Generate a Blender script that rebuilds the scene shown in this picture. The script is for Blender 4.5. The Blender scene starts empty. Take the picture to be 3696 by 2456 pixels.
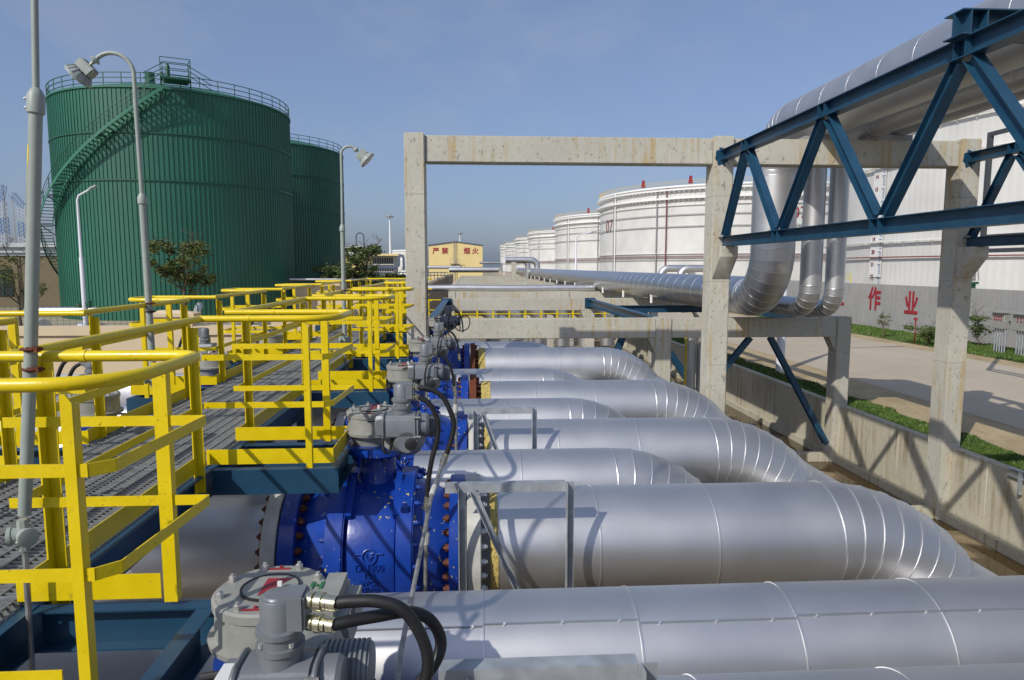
import bpy, bmesh, math, random
from mathutils import Vector as V, Matrix, noise as mnoise
R=math.radians; PI=math.pi
random.seed(7)
ZO=5.83                       # pit floor is world z 0; everything below is written relative to eye height
ZG=-4.15; ZP=-5.83            # yard level, pit floor
ZD=-1.48; ZR=-0.385           # walkway deck, hand rail height
sc=bpy.context.scene; COL=sc.collection
# ------------------------------------------------------------------ materials
def mat(name,col=(.5,.5,.5),rough=.5,metal=0.,var=.0,vscale=3.,bump=0.,bscale=40.,spec=.5):
    m=bpy.data.materials.new(name); m.use_nodes=True; nt=m.node_tree; b=nt.nodes['Principled BSDF']
    b.inputs['Base Color'].default_value=(*col,1); b.inputs['Roughness'].default_value=rough
    b.inputs['Metallic'].default_value=metal; b.inputs['Specular IOR Level'].default_value=spec
    g=nt.nodes.new('ShaderNodeNewGeometry')
    if var:
        n=nt.nodes.new('ShaderNodeTexNoise'); n.inputs['Scale'].default_value=vscale; n.inputs['Detail'].default_value=6
        nt.links.new(g.outputs['Position'],n.inputs['Vector'])
        r=nt.nodes.new('ShaderNodeMapRange'); r.inputs[1].default_value=.3; r.inputs[2].default_value=.7
        r.inputs[3].default_value=1-var; r.inputs[4].default_value=1+var
        nt.links.new(n.outputs['Fac'],r.inputs[0])
        x=nt.nodes.new('ShaderNodeMix'); x.data_type='RGBA'; x.blend_type='MULTIPLY'; x.inputs['Factor'].default_value=1
        x.inputs['A'].default_value=(*col,1); nt.links.new(r.outputs[0],x.inputs['B'])
        nt.links.new(x.outputs['Result'],b.inputs['Base Color'])
        r2=nt.nodes.new('ShaderNodeMapRange'); r2.inputs[3].default_value=max(.05,rough-.08); r2.inputs[4].default_value=rough+.1
        nt.links.new(n.outputs['Fac'],r2.inputs[0]); nt.links.new(r2.outputs[0],b.inputs['Roughness'])
    if bump:
        n2=nt.nodes.new('ShaderNodeTexNoise'); n2.inputs['Scale'].default_value=bscale; n2.inputs['Detail'].default_value=4
        nt.links.new(g.outputs['Position'],n2.inputs['Vector'])
        bp=nt.nodes.new('ShaderNodeBump'); bp.inputs['Strength'].default_value=bump; bp.inputs['Distance'].default_value=.02
        nt.links.new(n2.outputs['Fac'],bp.inputs['Height']); nt.links.new(bp.outputs[0],b.inputs['Normal'])
    return m
class N:                       # small helper for longer node graphs
    def __init__(s,m): s.nt=m.node_tree; s.b=s.nt.nodes['Principled BSDF']
    def add(s,t,**k):
        n=s.nt.nodes.new(t)
        for a,v in k.items(): setattr(n,a,v)
        return n
    def ln(s,a,b): s.nt.links.new(a,b)
    def pos(s,scale=(1,1,1)):
        g=s.add('ShaderNodeNewGeometry'); mp=s.add('ShaderNodeMapping'); mp.inputs['Scale'].default_value=scale
        s.ln(g.outputs['Position'],mp.inputs['Vector']); return mp.outputs[0]
    def noise(s,vec,scale,detail=5,rough=.5):
        n=s.add('ShaderNodeTexNoise'); n.inputs['Scale'].default_value=scale; n.inputs['Detail'].default_value=detail
        n.inputs['Roughness'].default_value=rough
        s.ln(vec,n.inputs['Vector']); return n.outputs['Fac']
    def rng(s,x,a,b,c=0,d=1):
        r=s.add('ShaderNodeMapRange'); r.inputs[1].default_value=a; r.inputs[2].default_value=b; r.inputs[3].default_value=c; r.inputs[4].default_value=d
        s.ln(x,r.inputs[0]); return r.outputs[0]
    def mix(s,f,a,b,bt='MIX'):
        x=s.add('ShaderNodeMix'); x.data_type='RGBA'; x.blend_type=bt
        for k,v in (('Factor',f),('A',a),('B',b)):
            if isinstance(v,(int,float)): x.inputs[k].default_value=v
            elif isinstance(v,tuple): x.inputs[k].default_value=(*v,1)
            else: s.ln(v,x.inputs[k])
        return x.outputs['Result']
    def math(s,op,a,b=None):
        x=s.add('ShaderNodeMath',operation=op)
        for i,v in enumerate((a,b)):
            if v is None: continue
            if isinstance(v,(int,float)): x.inputs[i].default_value=v
            else: s.ln(v,x.inputs[i])
        return x.outputs[0]
    def bump(s,h,st,dist=.02):
        bp=s.add('ShaderNodeBump'); bp.inputs['Strength'].default_value=st; bp.inputs['Distance'].default_value=dist
        s.ln(h,bp.inputs['Height']); s.ln(bp.outputs[0],s.b.inputs['Normal'])
def concrete(name,base,streak=(.42,.27,.05),streak_amt=.62,pit=.8,stain=.35,zbands=None):
    m=mat(name,base,.85,spec=.25); n=N(m); p=n.pos()
    big=n.noise(p,.9,6,.6); fine=n.noise(p,14,5,.6)
    c=n.mix(n.rng(big,.3,.75),tuple(v*.86 for v in base),tuple(min(1,v*1.08) for v in base))
    c=n.mix(n.rng(fine,.35,.7,0,.35),c,tuple(v*.75 for v in base))
    ps=n.pos((5.,5.,.35)); s1=n.noise(ps,1.4,4,.6); s2=n.noise(p,.55,3)
    f=n.math('MULTIPLY',n.rng(s1,.50,.64),n.rng(s2,.42,.58)); f=n.math('MULTIPLY',f,streak_amt)
    c=n.mix(f,c,streak)
    # dark scuffs and blow holes
    sc_=n.noise(n.pos((2.2,2.2,1.)),5.5,7,.72); sp=n.rng(sc_,.575,.65,0,stain*1.5); c=n.mix(sp,c,tuple(v*.4 for v in base))
    v=n.add('ShaderNodeTexVoronoi'); v.inputs['Scale'].default_value=5.; n.ln(p,v.inputs['Vector'])
    ph=n.rng(v.outputs['Distance'],.06,.12,pit,0); c=n.mix(ph,c,tuple(q*.35 for q in base))
    g_=n.add('ShaderNodeNewGeometry'); sx=n.add('ShaderNodeSeparateXYZ'); n.ln(g_.outputs['Position'],sx.inputs[0])
    fz=n.math('FRACT',n.math('DIVIDE',sx.outputs['Z'],1.83)); fx=n.math('FRACT',n.math('DIVIDE',n.math('ADD',sx.outputs['X'],sx.outputs['Y']),2.44))
    ln_=n.math('MAXIMUM',n.math('LESS_THAN',fz,.011),n.math('LESS_THAN',fx,.007)); ln_=n.math('MULTIPLY',ln_,n.rng(big,.35,.6,.1,.55))
    c=n.mix(ln_,c,tuple(q*.5 for q in base))
    n.ln(c,n.b.inputs['Base Color'])
    h=n.math('ADD',fine,n.math('MULTIPLY',ph,-1.5)); n.bump(h,.35,.012)
    return m
M={}
def cladding():
    m=mat('aluminium_cladding',(.6,.6,.61),.46,.9); n=N(m); p=n.pos()
    a=n.noise(p,2.1,5); b_=n.noise(n.pos((14,14,3)),3,5,.65)
    c=n.mix(n.rng(a,.3,.7),(.585,.59,.60),(.635,.64,.645)); c=n.mix(n.rng(b_,.62,.72,0,.35),c,(.5,.5,.49))
    st=n.noise(n.pos((6,.8,.8)),1.2,4,.6); c=n.mix(n.rng(st,.52,.72,0,.14),c,(.52,.51,.48))
    scr=n.noise(n.pos((1.5,30,9)),2.2,3,.6); c=n.mix(n.rng(scr,.72,.76,0,.5),c,(.8,.8,.8))
    n.ln(c,n.b.inputs['Base Color']); n.ln(n.rng(a,.3,.7,.43,.49),n.b.inputs['Roughness'])
    n.bump(n.noise(p,.8,0),.025,.05); return m
M['clad']=cladding()
M['clad2']=mat('bright_rolled_aluminium',(.50,.51,.52),.34,.95,var=.06,vscale=1.3)
M['seam']=mat('aluminium_seam',(.68,.68,.68),.36,.9)
M['conc']=concrete('frame_concrete',(.52,.505,.43),stain=.5)
M['concwall']=concrete('pit_wall_concrete',(.50,.47,.365),streak=(.22,.16,.06),pit=.5)
M['grey_conc']=concrete('dike_concrete',(.36,.355,.345),streak=(.25,.25,.24),streak_amt=.6,pit=.2,stain=.2)
def yellow():
    m=mat('yellow_paint',(.72,.50,.002),.32); n=N(m); p=n.pos()
    a=n.noise(p,5,5); d=n.noise(p,26,6,.7)
    c=n.mix(n.rng(a,.3,.7),(.68,.51,.002),(.78,.59,.003)); c=n.mix(n.rng(d,.60,.70,0,.55),c,(.30,.20,.03)); e=n.noise(p,45,4,.6); c=n.mix(n.math('MULTIPLY',n.rng(e,.66,.70),n.rng(a,.5,.6)),c,(.16,.06,.015))
    n.ln(c,n.b.inputs['Base Color']); n.ln(n.rng(a,.3,.7,.26,.42),n.b.inputs['Roughness']); n.bump(n.noise(p,60,3),.12,.01); return m
M['yel']=yellow()
def steelblue():
    m=mat('steel_blue_paint',(.010,.054,.108),.38); n=N(m); p=n.pos()
    a=n.noise(p,3,5); d=n.noise(p,18,6,.7)
    c=n.mix(n.rng(a,.3,.7),(.009,.045,.090),(.015,.068,.128)); c=n.mix(n.rng(d,.68,.74,0,.5),c,(.18,.2,.2))
    n.ln(c,n.b.inputs['Base Color']); return m
M['sblue']=steelblue()
def vblue():
    m=mat('valve_blue_paint',(.006,.04,.36),.3); n=N(m); p=n.pos()
    a=n.noise(p,4,5); d=n.noise(n.pos((30,30,16)),1,2,.5); e=n.noise(p,2.0,2)
    c=n.mix(n.rng(a,.3,.7),(.005,.036,.25),(.009,.055,.36))
    c=n.mix(n.math('MULTIPLY',n.rng(d,.66,.68),n.rng(e,.47,.55)),c,(.55,.46,.12))
    n.ln(c,n.b.inputs['Base Color']); n.bump(n.noise(p,22,3),.12,.01); return m
M['vblue']=vblue()
M['dblue']=mat('dark_blue_fitting',(.004,.02,.14),.4)
M['agrey']=mat('actuator_grey_paint',(.175,.19,.205),.38,.15,var=.08,vscale=9,bump=.06,bscale=90)
M['ggrey']=mat('gearbox_grey_paint',(.27,.275,.25),.5,var=.14,vscale=8,bump=.08,bscale=60)
M['primer']=mat('primer_grey',(.5,.5,.46),.55,var=.2,vscale=7,bump=.1)
M['rust']=mat('rusty_flange',(.12,.028,.006),.75,var=.35,vscale=14,bump=.25,bscale=70)
M['rbolt']=mat('rusty_bolt',(.12,.035,.012),.7,var=.4,vscale=40)
M['zinc']=mat('galvanised_bolt',(.55,.55,.53),.4,.6,var=.2,vscale=60)
M['galv']=mat('galvanised_steel',(.38,.41,.43),.5,.4,var=.2,vscale=10)
M['conduit']=mat('galvanised_conduit',(.33,.33,.315),.42,.6,var=.25,vscale=20)
M['brass']=mat('yellow_zinc_gland',(.60,.58,.42),.25,.9)
M['rubber']=mat('black_rubber_hose',(.012,.012,.013),.5,var=.2,vscale=30)
M['wool']=mat('mineral_wool',(.48,.38,.12),.95,var=.3,vscale=22,bump=.8,bscale=60)
M['grate']=mat('grating_steel',(.30,.31,.31),.5,.55,var=.2,vscale=20)
M['lampp']=mat('lamp_pole_grey_green',(.30,.34,.305),.45,var=.06,vscale=12)
M['wpole']=mat('white_pole_paint',(.68,.70,.74),.4)
M['red']=mat('red_paint',(.31,.022,.035),.5,var=.2,vscale=6)
M['green_mark']=mat('green_mark',(.03,.16,.06),.5)
M['black']=mat('black_plastic',(.015,.015,.015),.45)
M['white_lbl']=mat('white_label',(.7,.7,.7),.4)
def ribbed(name,base,dark,per,strength):
    m=mat(name,base,.45); n=N(m); p=n.pos()
    a=n.noise(p,.25,4); c=n.mix(n.rng(a,.3,.7),tuple(v*.88 for v in base),tuple(min(.9,v*1.06) for v in base))
    st=n.noise(n.pos((1.,1.,.06)),1.3,4); c=n.mix(n.rng(st,.58,.72,0,.25),c,dark)
    n.ln(c,n.b.inputs['Base Color']); return m
M['green']=ribbed('green_tank_paint',(.022,.128,.082),(.007,.06,.034),0,0)
M['greenroof']=mat('green_roof_paint',(.03,.16,.10),.5,var=.1,vscale=.8)
M['greenst']=mat('green_rail_paint',(.012,.085,.05),.45)
M['wtank']=ribbed('white_tank_paint',(.64,.64,.61),(.6,.59,.54),0,0)
M['wgird']=mat('white_girder_paint',(.78,.78,.76),.5)
M['gpipe']=mat('grey_pipe_paint',(.30,.30,.30),.5)
M['gdark']=mat('dark_steel_paint',(.06,.065,.07),.5)
M['rpipe']=mat('red_pipe_paint',(.20,.055,.06),.5)
M['cream']=mat('cream_render',(.62,.50,.33),.85,var=.05,vscale=1.5,bump=.05)
M['yelb']=mat('pale_yellow_render',(.72,.58,.27),.85,var=.05,vscale=.5)
M['cornice']=mat('pale_cornice_paint',(.42,.47,.48),.7)
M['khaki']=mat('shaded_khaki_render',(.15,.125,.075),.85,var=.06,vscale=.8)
M['glass']=mat('dark_window_glass',(.02,.03,.035),.1)
M['roofb']=mat('blue_grey_roof',(.10,.13,.20),.6)
M['bwhite']=mat('white_render',(.72,.72,.70),.8)
M['tanrender']=mat('tan_wall_render',(.42,.31,.20),.85,var=.08,vscale=1)
M['trunk']=mat('bark',(.10,.075,.05),.9,var=.3,vscale=12)
def leafm(name,a,b):
    m=mat(name,a,.6); n=N(m); p=n.pos(); c=n.mix(n.rng(n.noise(p,2.2,4),.35,.65),a,b); n.ln(c,n.b.inputs['Base Color']); return m
M['leaf']=leafm('olive_leaves',(.045,.075,.012),(.14,.15,.03))
M['leaf2']=leafm('green_leaves',(.035,.07,.015),(.11,.14,.04))
M['crane']=mat('crane_white',(.45,.48,.52),.6)
M['craneb']=mat('crane_blue',(.10,.18,.36),.6)
def groundm():
    m=mat('yard_soil',(.30,.25,.17),.95); n=N(m); p=n.pos(); a=n.noise(p,.12,6); b=n.noise(p,2.5,6,.65)
    c=n.mix(n.rng(a,.35,.65),(.24,.22,.17),(.36,.30,.20)); c=n.mix(n.rng(b,.4,.7,0,.5),c,(.42,.36,.25)); n.ln(c,n.b.inputs['Base Color']); n.bump(b,.4,.05); return m
M['ground']=groundm()
def sandm():
    m=mat('sandy_verge',(.40,.31,.18),.95); n=N(m); p=n.pos(); a=n.noise(p,.5,6,.65); b=n.noise(n.pos((4,.8,1)),2.5,6,.7)
    c=n.mix(n.rng(a,.3,.7),(.30,.23,.12),(.50,.40,.24)); c=n.mix(n.rng(b,.5,.7,0,.6),c,(.22,.17,.10)); n.ln(c,n.b.inputs['Base Color']); n.bump(b,.6,.05); return m
M['sand']=sandm()
def roadm():
    m=mat('pale_concrete_road',(.46,.43,.37),.9); n=N(m); p=n.pos(); a=n.noise(p,.25,6,.6); b=n.noise(p,7,6,.65)
    c=n.mix(n.rng(a,.3,.7),(.40,.34,.255),(.47,.405,.31)); c=n.mix(n.rng(b,.55,.75,0,.4),c,(.36,.32,.25))
    g_=n.add('ShaderNodeNewGeometry'); sx=n.add('ShaderNodeSeparateXYZ'); n.ln(g_.outputs['Position'],sx.inputs[0])
    j=n.math('LESS_THAN',n.math('FRACT',n.math('DIVIDE',sx.outputs['Y'],6.1)),.005); k=n.math('LESS_THAN',n.math('FRACT',n.math('DIVIDE',sx.outputs['X'],4.15)),.006)
    c=n.mix(n.math('MULTIPLY',n.math('MAXIMUM',j,k),.55),c,(.2,.17,.13))
    ty=n.noise(n.pos((2.2,.05,1)),1.2,3); c=n.mix(n.rng(ty,.55,.75,0,.22),c,(.30,.26,.20))
    n.ln(c,n.b.inputs['Base Color']); return m
M['road']=roadm()
def pitm():
    m=mat('wet_pit_floor',(.2,.15,.08),.5); n=N(m); p=n.pos(); a=n.noise(p,.42,5,.55); b=n.noise(p,5,6,.65)
    f=n.rng(a,.55,.60); c=n.mix(f,(.060,.038,.012),n.mix(n.rng(b,.3,.7),(.20,.15,.08),(.30,.235,.14)))
    n.ln(c,n.b.inputs['Base Color']); n.ln(n.rng(a,.55,.60,.05,.9),n.b.inputs['Roughness']); return m
M['pit']=pitm()
M['grass']=leafm('grass_blades',(.045,.095,.010),(.095,.155,.022))
M['grassbase']=leafm('grass_soil',(.04,.08,.010),(.085,.12,.025))
# ------------------------------------------------------------------ mesh helpers
OFF={}
def basis(d,up=(0,0,1)):
    d=V(d).normalized(); u=V(up)
    if abs(d.dot(u))>.98: u=V((0,1,0)) if abs(d.y)<.9 else V((1,0,0))
    s=d.cross(u).normalized(); u=s.cross(d); return d,s,u
class MB:
    def __init__(s): s.v=[]; s.f=[]; s.mi=[]; s.cur=0
    def seams(s): return SeamMB(s)
    def add(s,vs,fs):
        o=len(s.v); s.v+= [tuple(q) for q in vs]; s.f+=[tuple(i+o for i in f) for f in fs]; s.mi+=[s.cur]*len(fs); return s
    def box(s,c,d,rot=None):
        hx,hy,hz=d[0]/2,d[1]/2,d[2]/2
        vs=[V((x,y,z)) for x in(-hx,hx) for y in(-hy,hy) for z in(-hz,hz)]
        if rot is not None: vs=[rot@q for q in vs]
        vs=[q+V(c) for q in vs]
        return s.add(vs,[(0,1,3,2),(4,6,7,5),(0,4,5,1),(2,3,7,6),(0,2,6,4),(1,5,7,3)])
    def span(s,a,b): 
        return s.box([(p+q)/2 for p,q in zip(a,b)],[abs(q-p) for p,q in zip(a,b)])
    def prof(s,a,b,pf,up=(0,0,1),cap=True):      # extrude closed 2D profile (side,up) from a to b
        d,sd,u=basis(V(b)-V(a),up); n=len(pf)
        vs=[V(a)+sd*x+u*y for x,y in pf]+[V(b)+sd*x+u*y for x,y in pf]
        fs=[(i,(i+1)%n,n+(i+1)%n,n+i) for i in range(n)]
        if cap: fs+=[tuple(range(n))[::-1],tuple(range(n,2*n))]
        return s.add(vs,fs)
    def bar(s,a,b,w,h,up=(0,0,1)):
        w/=2;h/=2; return s.prof(a,b,[(-w,-h),(w,-h),(w,h),(-w,h)],up)
    def ibeam(s,a,b,w,h,t=.012,up=(0,0,1)):
        w/=2;h/=2
        pf=[(-w,-h),(w,-h),(w,-h+t),(t/2,-h+t),(t/2,h-t),(w,h-t),(w,h),(-w,h),(-w,h-t),(-t/2,h-t),(-t/2,-h+t),(-w,-h+t)]
        return s.prof(a,b,pf,up)
    def chan(s,a,b,w,h,t=.01,up=(0,0,1),flip=1):
        w/=2;h/=2; k=flip
        pf=[(-w,-h),(w,-h),(w,-h+t),(-w+t,-h+t),(-w+t,h-t),(w,h-t),(w,h),(-w,h)]
        if k<0: pf=[(-x,y) for x,y in pf][::-1]
        return s.prof(a,b,pf,up)
    def angle(s,a,b,w,t=.006,up=(0,0,1),fx=1):
        pf=[(0,0),(fx*w,0),(fx*w,-t),(fx*t,-t),(fx*t,-w),(0,-w)]
        if fx>0: pf=pf[::-1]
        return s.prof(a,b,pf,up)
    def tube(s,pts,r,n=10,cap=True):
        pts=[V(p) for p in pts]; k=len(pts); rs=r if isinstance(r,(list,tuple)) else [r]*k
        rings=[]; prev=None
        for i,p in enumerate(pts):
            if i==0: d=pts[1]-p
            elif i==k-1: d=p-pts[i-1]
            else: d=(pts[i+1]-p).normalized()+(p-pts[i-1]).normalized()
            d.normalize()
            if prev is None: _,sd,u=basis(d)
            else:
                u=prev-d*prev.dot(d); u.normalize(); sd=d.cross(u)
            prev=u
            sc_=1.
            if 0<i<k-1:
                c=(pts[i+1]-p).normalized().dot((p-pts[i-1]).normalized()); 
            rings.append([p+(sd*math.cos(2*PI*j/n)+u*math.sin(2*PI*j/n))*rs[i] for j in range(n)])
        vs=[q for rg in rings for q in rg]; fs=[]
        for i in range(k-1):
            for j in range(n):
                fs.append((i*n+j,i*n+(j+1)%n,(i+1)*n+(j+1)%n,(i+1)*n+j))
        if cap: fs+=[tuple(range(n))[::-1],tuple(range((k-1)*n,k*n))]
        return s.add(vs,fs)
    def cyl(s,a,b,r,n=16,r2=None): return s.tube([a,b],[r,r if r2 is None else r2],n)
    def lathe(s,pf,o,ax=(0,0,1),n=32,closed=False,up=(0,0,1)):  # pf: (t along axis, radius)
        d,sd,u=basis(ax,up); k=len(pf)
        vs=[V(o)+d*t+(sd*math.cos(2*PI*j/n)+u*math.sin(2*PI*j/n))*r for t,r in pf for j in range(n)]
        fs=[(i*n+j,i*n+(j+1)%n,(i+1)*n+(j+1)%n,(i+1)*n+j) for i in range(k-1) for j in range(n)]
        if closed: fs+=[((k-1)*n+j,(k-1)*n+(j+1)%n,(j+1)%n,j) for j in range(n)]
        else: fs+=[tuple(range(n))[::-1],tuple(range((k-1)*n,k*n))]
        return s.add(vs,fs)
    def ring(s,o,ax,r,t,w,n=40,up=(0,0,1)):         # raised band
        return s.lathe([(-w/2,r-.004),(-w/2,r+t),(w/2,r+t),(w/2,r-.004)],o,ax,n,True,up)
    def build(s,name,m,parent=None,smooth=35,base=True):
        me=bpy.data.meshes.new(name)
        if parent is not None: off=OFF[parent.name]
        elif s.v and base:
            xs=[q[0] for q in s.v];ys=[q[1] for q in s.v];zs=[q[2] for q in s.v]
            off=V(((min(xs)+max(xs))/2,(min(ys)+max(ys))/2,min(zs)))
        else: off=V((0,0,0))
        me.from_pydata([(q[0]-off.x,q[1]-off.y,q[2]-off.z) for q in s.v],[],s.f)
        if any(s.mi): me.polygons.foreach_set('material_index',s.mi)
        bm=bmesh.new(); bm.from_mesh(me); bmesh.ops.recalc_face_normals(bm,faces=bm.faces); bm.to_mesh(me); bm.free()
        if smooth:
            me.shade_smooth(); me.set_sharp_from_angle(angle=R(smooth))
        me.materials.append(m if not isinstance(m,str) else M[m])
        if any(s.mi): me.materials.append(M['seam'])
        o=bpy.data.objects.new(name,me); COL.objects.link(o)
        if parent is not None: o.parent=parent; OFF[o.name]=off
        else: o.location=off; OFF[o.name]=off.copy()
        return o
class SeamMB(MB):              # writes raised seam beads into another builder, in the seam material
    def __init__(s,host): s.host=host
    def add(s,vs,fs): s.host.cur=1; s.host.add(vs,fs); s.host.cur=0; return s
def bevel(o,w,seg=2):
    bm=bmesh.new(); bm.from_mesh(o.data)
    es=[e for e in bm.edges if e.is_manifold and e.calc_face_angle(0)>R(35)]
    bmesh.ops.bevel(bm,geom=es,offset=w,segments=seg,affect='EDGES',clamp_overlap=True)
    bm.to_mesh(o.data); bm.free(); o.data.shade_smooth(); o.data.set_sharp_from_angle(angle=R(40)); return o
def tag(o,label=None,cat=None,group=None,kind=None):
    if label: o['label']=label
    if cat: o['category']=cat
    if group: o['group']=group
    if kind: o['kind']=kind
    return o
def thing(name,label,cat,loc,group=None):
    o=bpy.data.objects.new(name,None); o.empty_display_size=.2; COL.objects.link(o); o.location=loc; OFF[o.name]=V(loc)
    return tag(o,label,cat,group)
def dup(root,loc,label=None,rotz=0,group=None,skip=()):
    def cp(o,par):
        c=o.copy(); COL.objects.link(c)
        if par is not None: c.parent=par
        for ch in list(o.children):
            if ch.name.split('.')[0] not in skip: cp(ch,c)
        return c
    r=cp(root,None); r.location=loc; r.rotation_euler=(0,0,rotz)
    if label: r['label']=label
    if group: r['group']=group
    return r
def struct(o): o['kind']='structure'; return o
def text(s,size,m,name,parent,place,thick=.004,bold=0):
    cu=bpy.data.curves.new('txt','FONT'); cu.body=s; cu.size=size; cu.align_x='CENTER'; cu.align_y='CENTER'; cu.extrude=thick
    t=bpy.data.objects.new('txt',cu); COL.objects.link(t); bpy.context.view_layer.update()
    me=bpy.data.meshes.new_from_object(t.evaluated_get(bpy.context.evaluated_depsgraph_get())); bpy.data.objects.remove(t)
    if bold:                      # heavier strokes: a few slightly shifted copies, each a hair proud of the last
        vs=[V(q.co) for q in me.vertices]; fs=[tuple(f.vertices) for f in me.polygons]; V2=[];F2=[]
        for i,(dx,dy) in enumerate(((0,0),(1,0),(-1,0),(0,1),(0,-1),(.7,.7),(-.7,-.7))):
            o_=len(V2); V2+=[q+V((dx*bold*size,dy*bold*size,i*.002)) for q in vs]; F2+=[tuple(k+o_ for k in f) for f in fs]
        me=bpy.data.meshes.new(name); me.from_pydata(V2,[],F2)
    off=OFF[parent.name] if parent is not None else V((0,0,0))
    for q in me.vertices:
        q.co=V(place(q.co))-off
    me.name=name; me.materials.clear(); me.materials.append(M[m])
    o=bpy.data.objects.new(name,me); COL.objects.link(o)
    if parent is not None: o.parent=parent
    return o
def arc(c,r,a0,a1,n,u,w): return [V(c)+V(u)*math.cos(a0+(a1-a0)*i/n)*r+V(w)*math.sin(a0+(a1-a0)*i/n)*r for i in range(n+1)]
def smoothpath(pts,k=6):
    pts=[V(p) for p in pts]; out=[]
    for i in range(len(pts)-1):
        p0=pts[max(0,i-1)];p1=pts[i];p2=pts[i+1];p3=pts[min(len(pts)-1,i+2)]
        for j in range(k):
            t=j/k; out.append(.5*((2*p1)+(p2-p0)*t+(2*p0-5*p1+4*p2-p3)*t*t+(3*p1-p0-3*p2+p3)*t**3))
    out.append(pts[-1]); return out
# ------------------------------------------------------------------ setting
PX0,PX1,PY0,PY1=-30.,11.15,-14.,19.; PL=-3.7; PYF=135.
def sheet(name,quads,m,z,bottom=None):
    b=MB()
    for (x0,y0,x1,y1) in quads: b.add([(x0,y0,z),(x1,y0,z),(x1,y1,z),(x0,y1,z)],[(0,1,2,3)])
    return struct(b.build(name,m,None,0))
BIG=4000
sheet('ground',[(-BIG,-BIG,PX0,BIG),(PX0,-BIG,BIG,PY0),(PX1,PY0,BIG,BIG),(PX0,PY1,PL,BIG),(PL,PYF,PX1,BIG)],'ground',ZG)
sheet('pit_floor',[(PX0,PY0,PX1,PYF)],'pit',ZP)
sheet('road',[(14.0,-200,22.3,700)],'road',ZG+.012)
sheet('sandy_verge',[(11.8,-200,14.0,700),(22.3,-200,23.6,700)],'sand',ZG+.006)
# grass strips
def grass(x0,x1,y0,y1,n,h,label):
    b=MB(); ny=60
    for i in range(ny):
        ya=y0+(y1-y0)*i/ny; yb=y0+(y1-y0)*(i+1)/ny
        j0=.12*math.sin(ya*1.7)+.08*math.sin(ya*4.1); j1=.12*math.sin(yb*1.7)+.08*math.sin(yb*4.1)
        b.add([(x0,ya,ZG+.02),(x1+j0,ya,ZG+.02),(x1+j1,yb,ZG+.02),(x0,yb,ZG+.02)],[(0,1,2,3)])
    for i in range(n):
        t=random.random()**2; y=y0+(y1-y0)*t; x=random.uniform(x0+.02,x1+.12*math.sin(y*1.7)+.08*math.sin(y*4.1)); a=random.uniform(0,PI); hh=h*random.uniform(.5,1.3); w=.012+.0006*abs(y)
        dx,dy=math.cos(a)*w,math.sin(a)*w; lx,ly=random.uniform(-.5,.5)*hh,random.uniform(-.5,.5)*hh
        b.add([(x-dx,y-dy,ZG+.02),(x+dx,y+dy,ZG+.02),(x+lx,y+ly,ZG+.02+hh)],[(0,1,2)])
    o=b.build('grass',M['grass'],None,0); tag(o,label,'grass',kind='stuff'); return o
grass(11.16,12.05,4,90,40000,.05,'narrow strip of short green grass along the top of the pit wall')
grass(23.6,27.3,24,120,26000,.10,'green grass growing along the foot of the grey dike wall')
# pit walls
b=MB()
ys=[-14]+[k*3.05+1.3 for k in range(2,44)]
for a,c in zip(ys,ys[1:]): b.span((PX1-.25,a+.006,ZP-.1),(PX1,c-.006,ZG+.03)); b.span((PX1-.4,a,ZP-.1),(PX1-.252,c,ZP+.22))
w=b.build('retaining_wall','concwall',None,0); bevel(w,.012,1); tag(w,'low pale concrete retaining wall on the right side of the pit with grass behind it','wall')
b=MB(); b.span((PL-.3,19.3,ZP),(PL,PYF,-1.5))
k=19.4
tw=thing('boundary_wall','tan wall with a row of small curved coping caps running into the distance left of the pipe sleepers','wall',(PL-.15,60,ZP))
b.build('wall','tanrender',tw,0)
for i in range(95):
    c=MB(); y=20+i*1.15; c.lathe([(0,.19),(.0,.22),(.9,.22),(.9,.19)],(PL-.15,y,-1.52),(0,1,0),12); c.build('coping_cap','cream',tw)
# ------------------------------------------------------------------ insulated pipes
def elbow_mb(b,sb,c,r,Rp,u,w,n=7,seg=36,a1=PI/2,bead=.007):
    # mitred elbow: centre c, bend radius r from direction u (start offset) to w; pipe radius Rp
    c=V(c);u=V(u);w=V(w); nrm=u.cross(w).normalized(); k=n+1
    rings=[]
    for i in range(n+1):
        a=a1*i/n; rad=u*math.cos(a)+w*math.sin(a); p=c+rad*r/ (1 if i in(0,n) else 1)
        sc_=1/ (1 if i in (0,n) else 1)
        rings.append([p+(rad*math.cos(2*PI*j/seg)+nrm*math.sin(2*PI*j/seg))*Rp for j in range(seg)])
        tan=-u*math.sin(a)+w*math.cos(a)
        if sb is not None: sb.lathe([(-.008,Rp-.006),(-.006,Rp+bead*.7),(0,Rp+bead),(.006,Rp+bead*.7),(.008,Rp-.006)],p,tan,seg,True,nrm)
    for i in range(n):      # separate segments so the facets stay crisp
        b.add(rings[i]+rings[i+1],[(j,(j+1)%seg,seg+(j+1)%seg,seg+j) for j in range(seg)])
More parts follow.
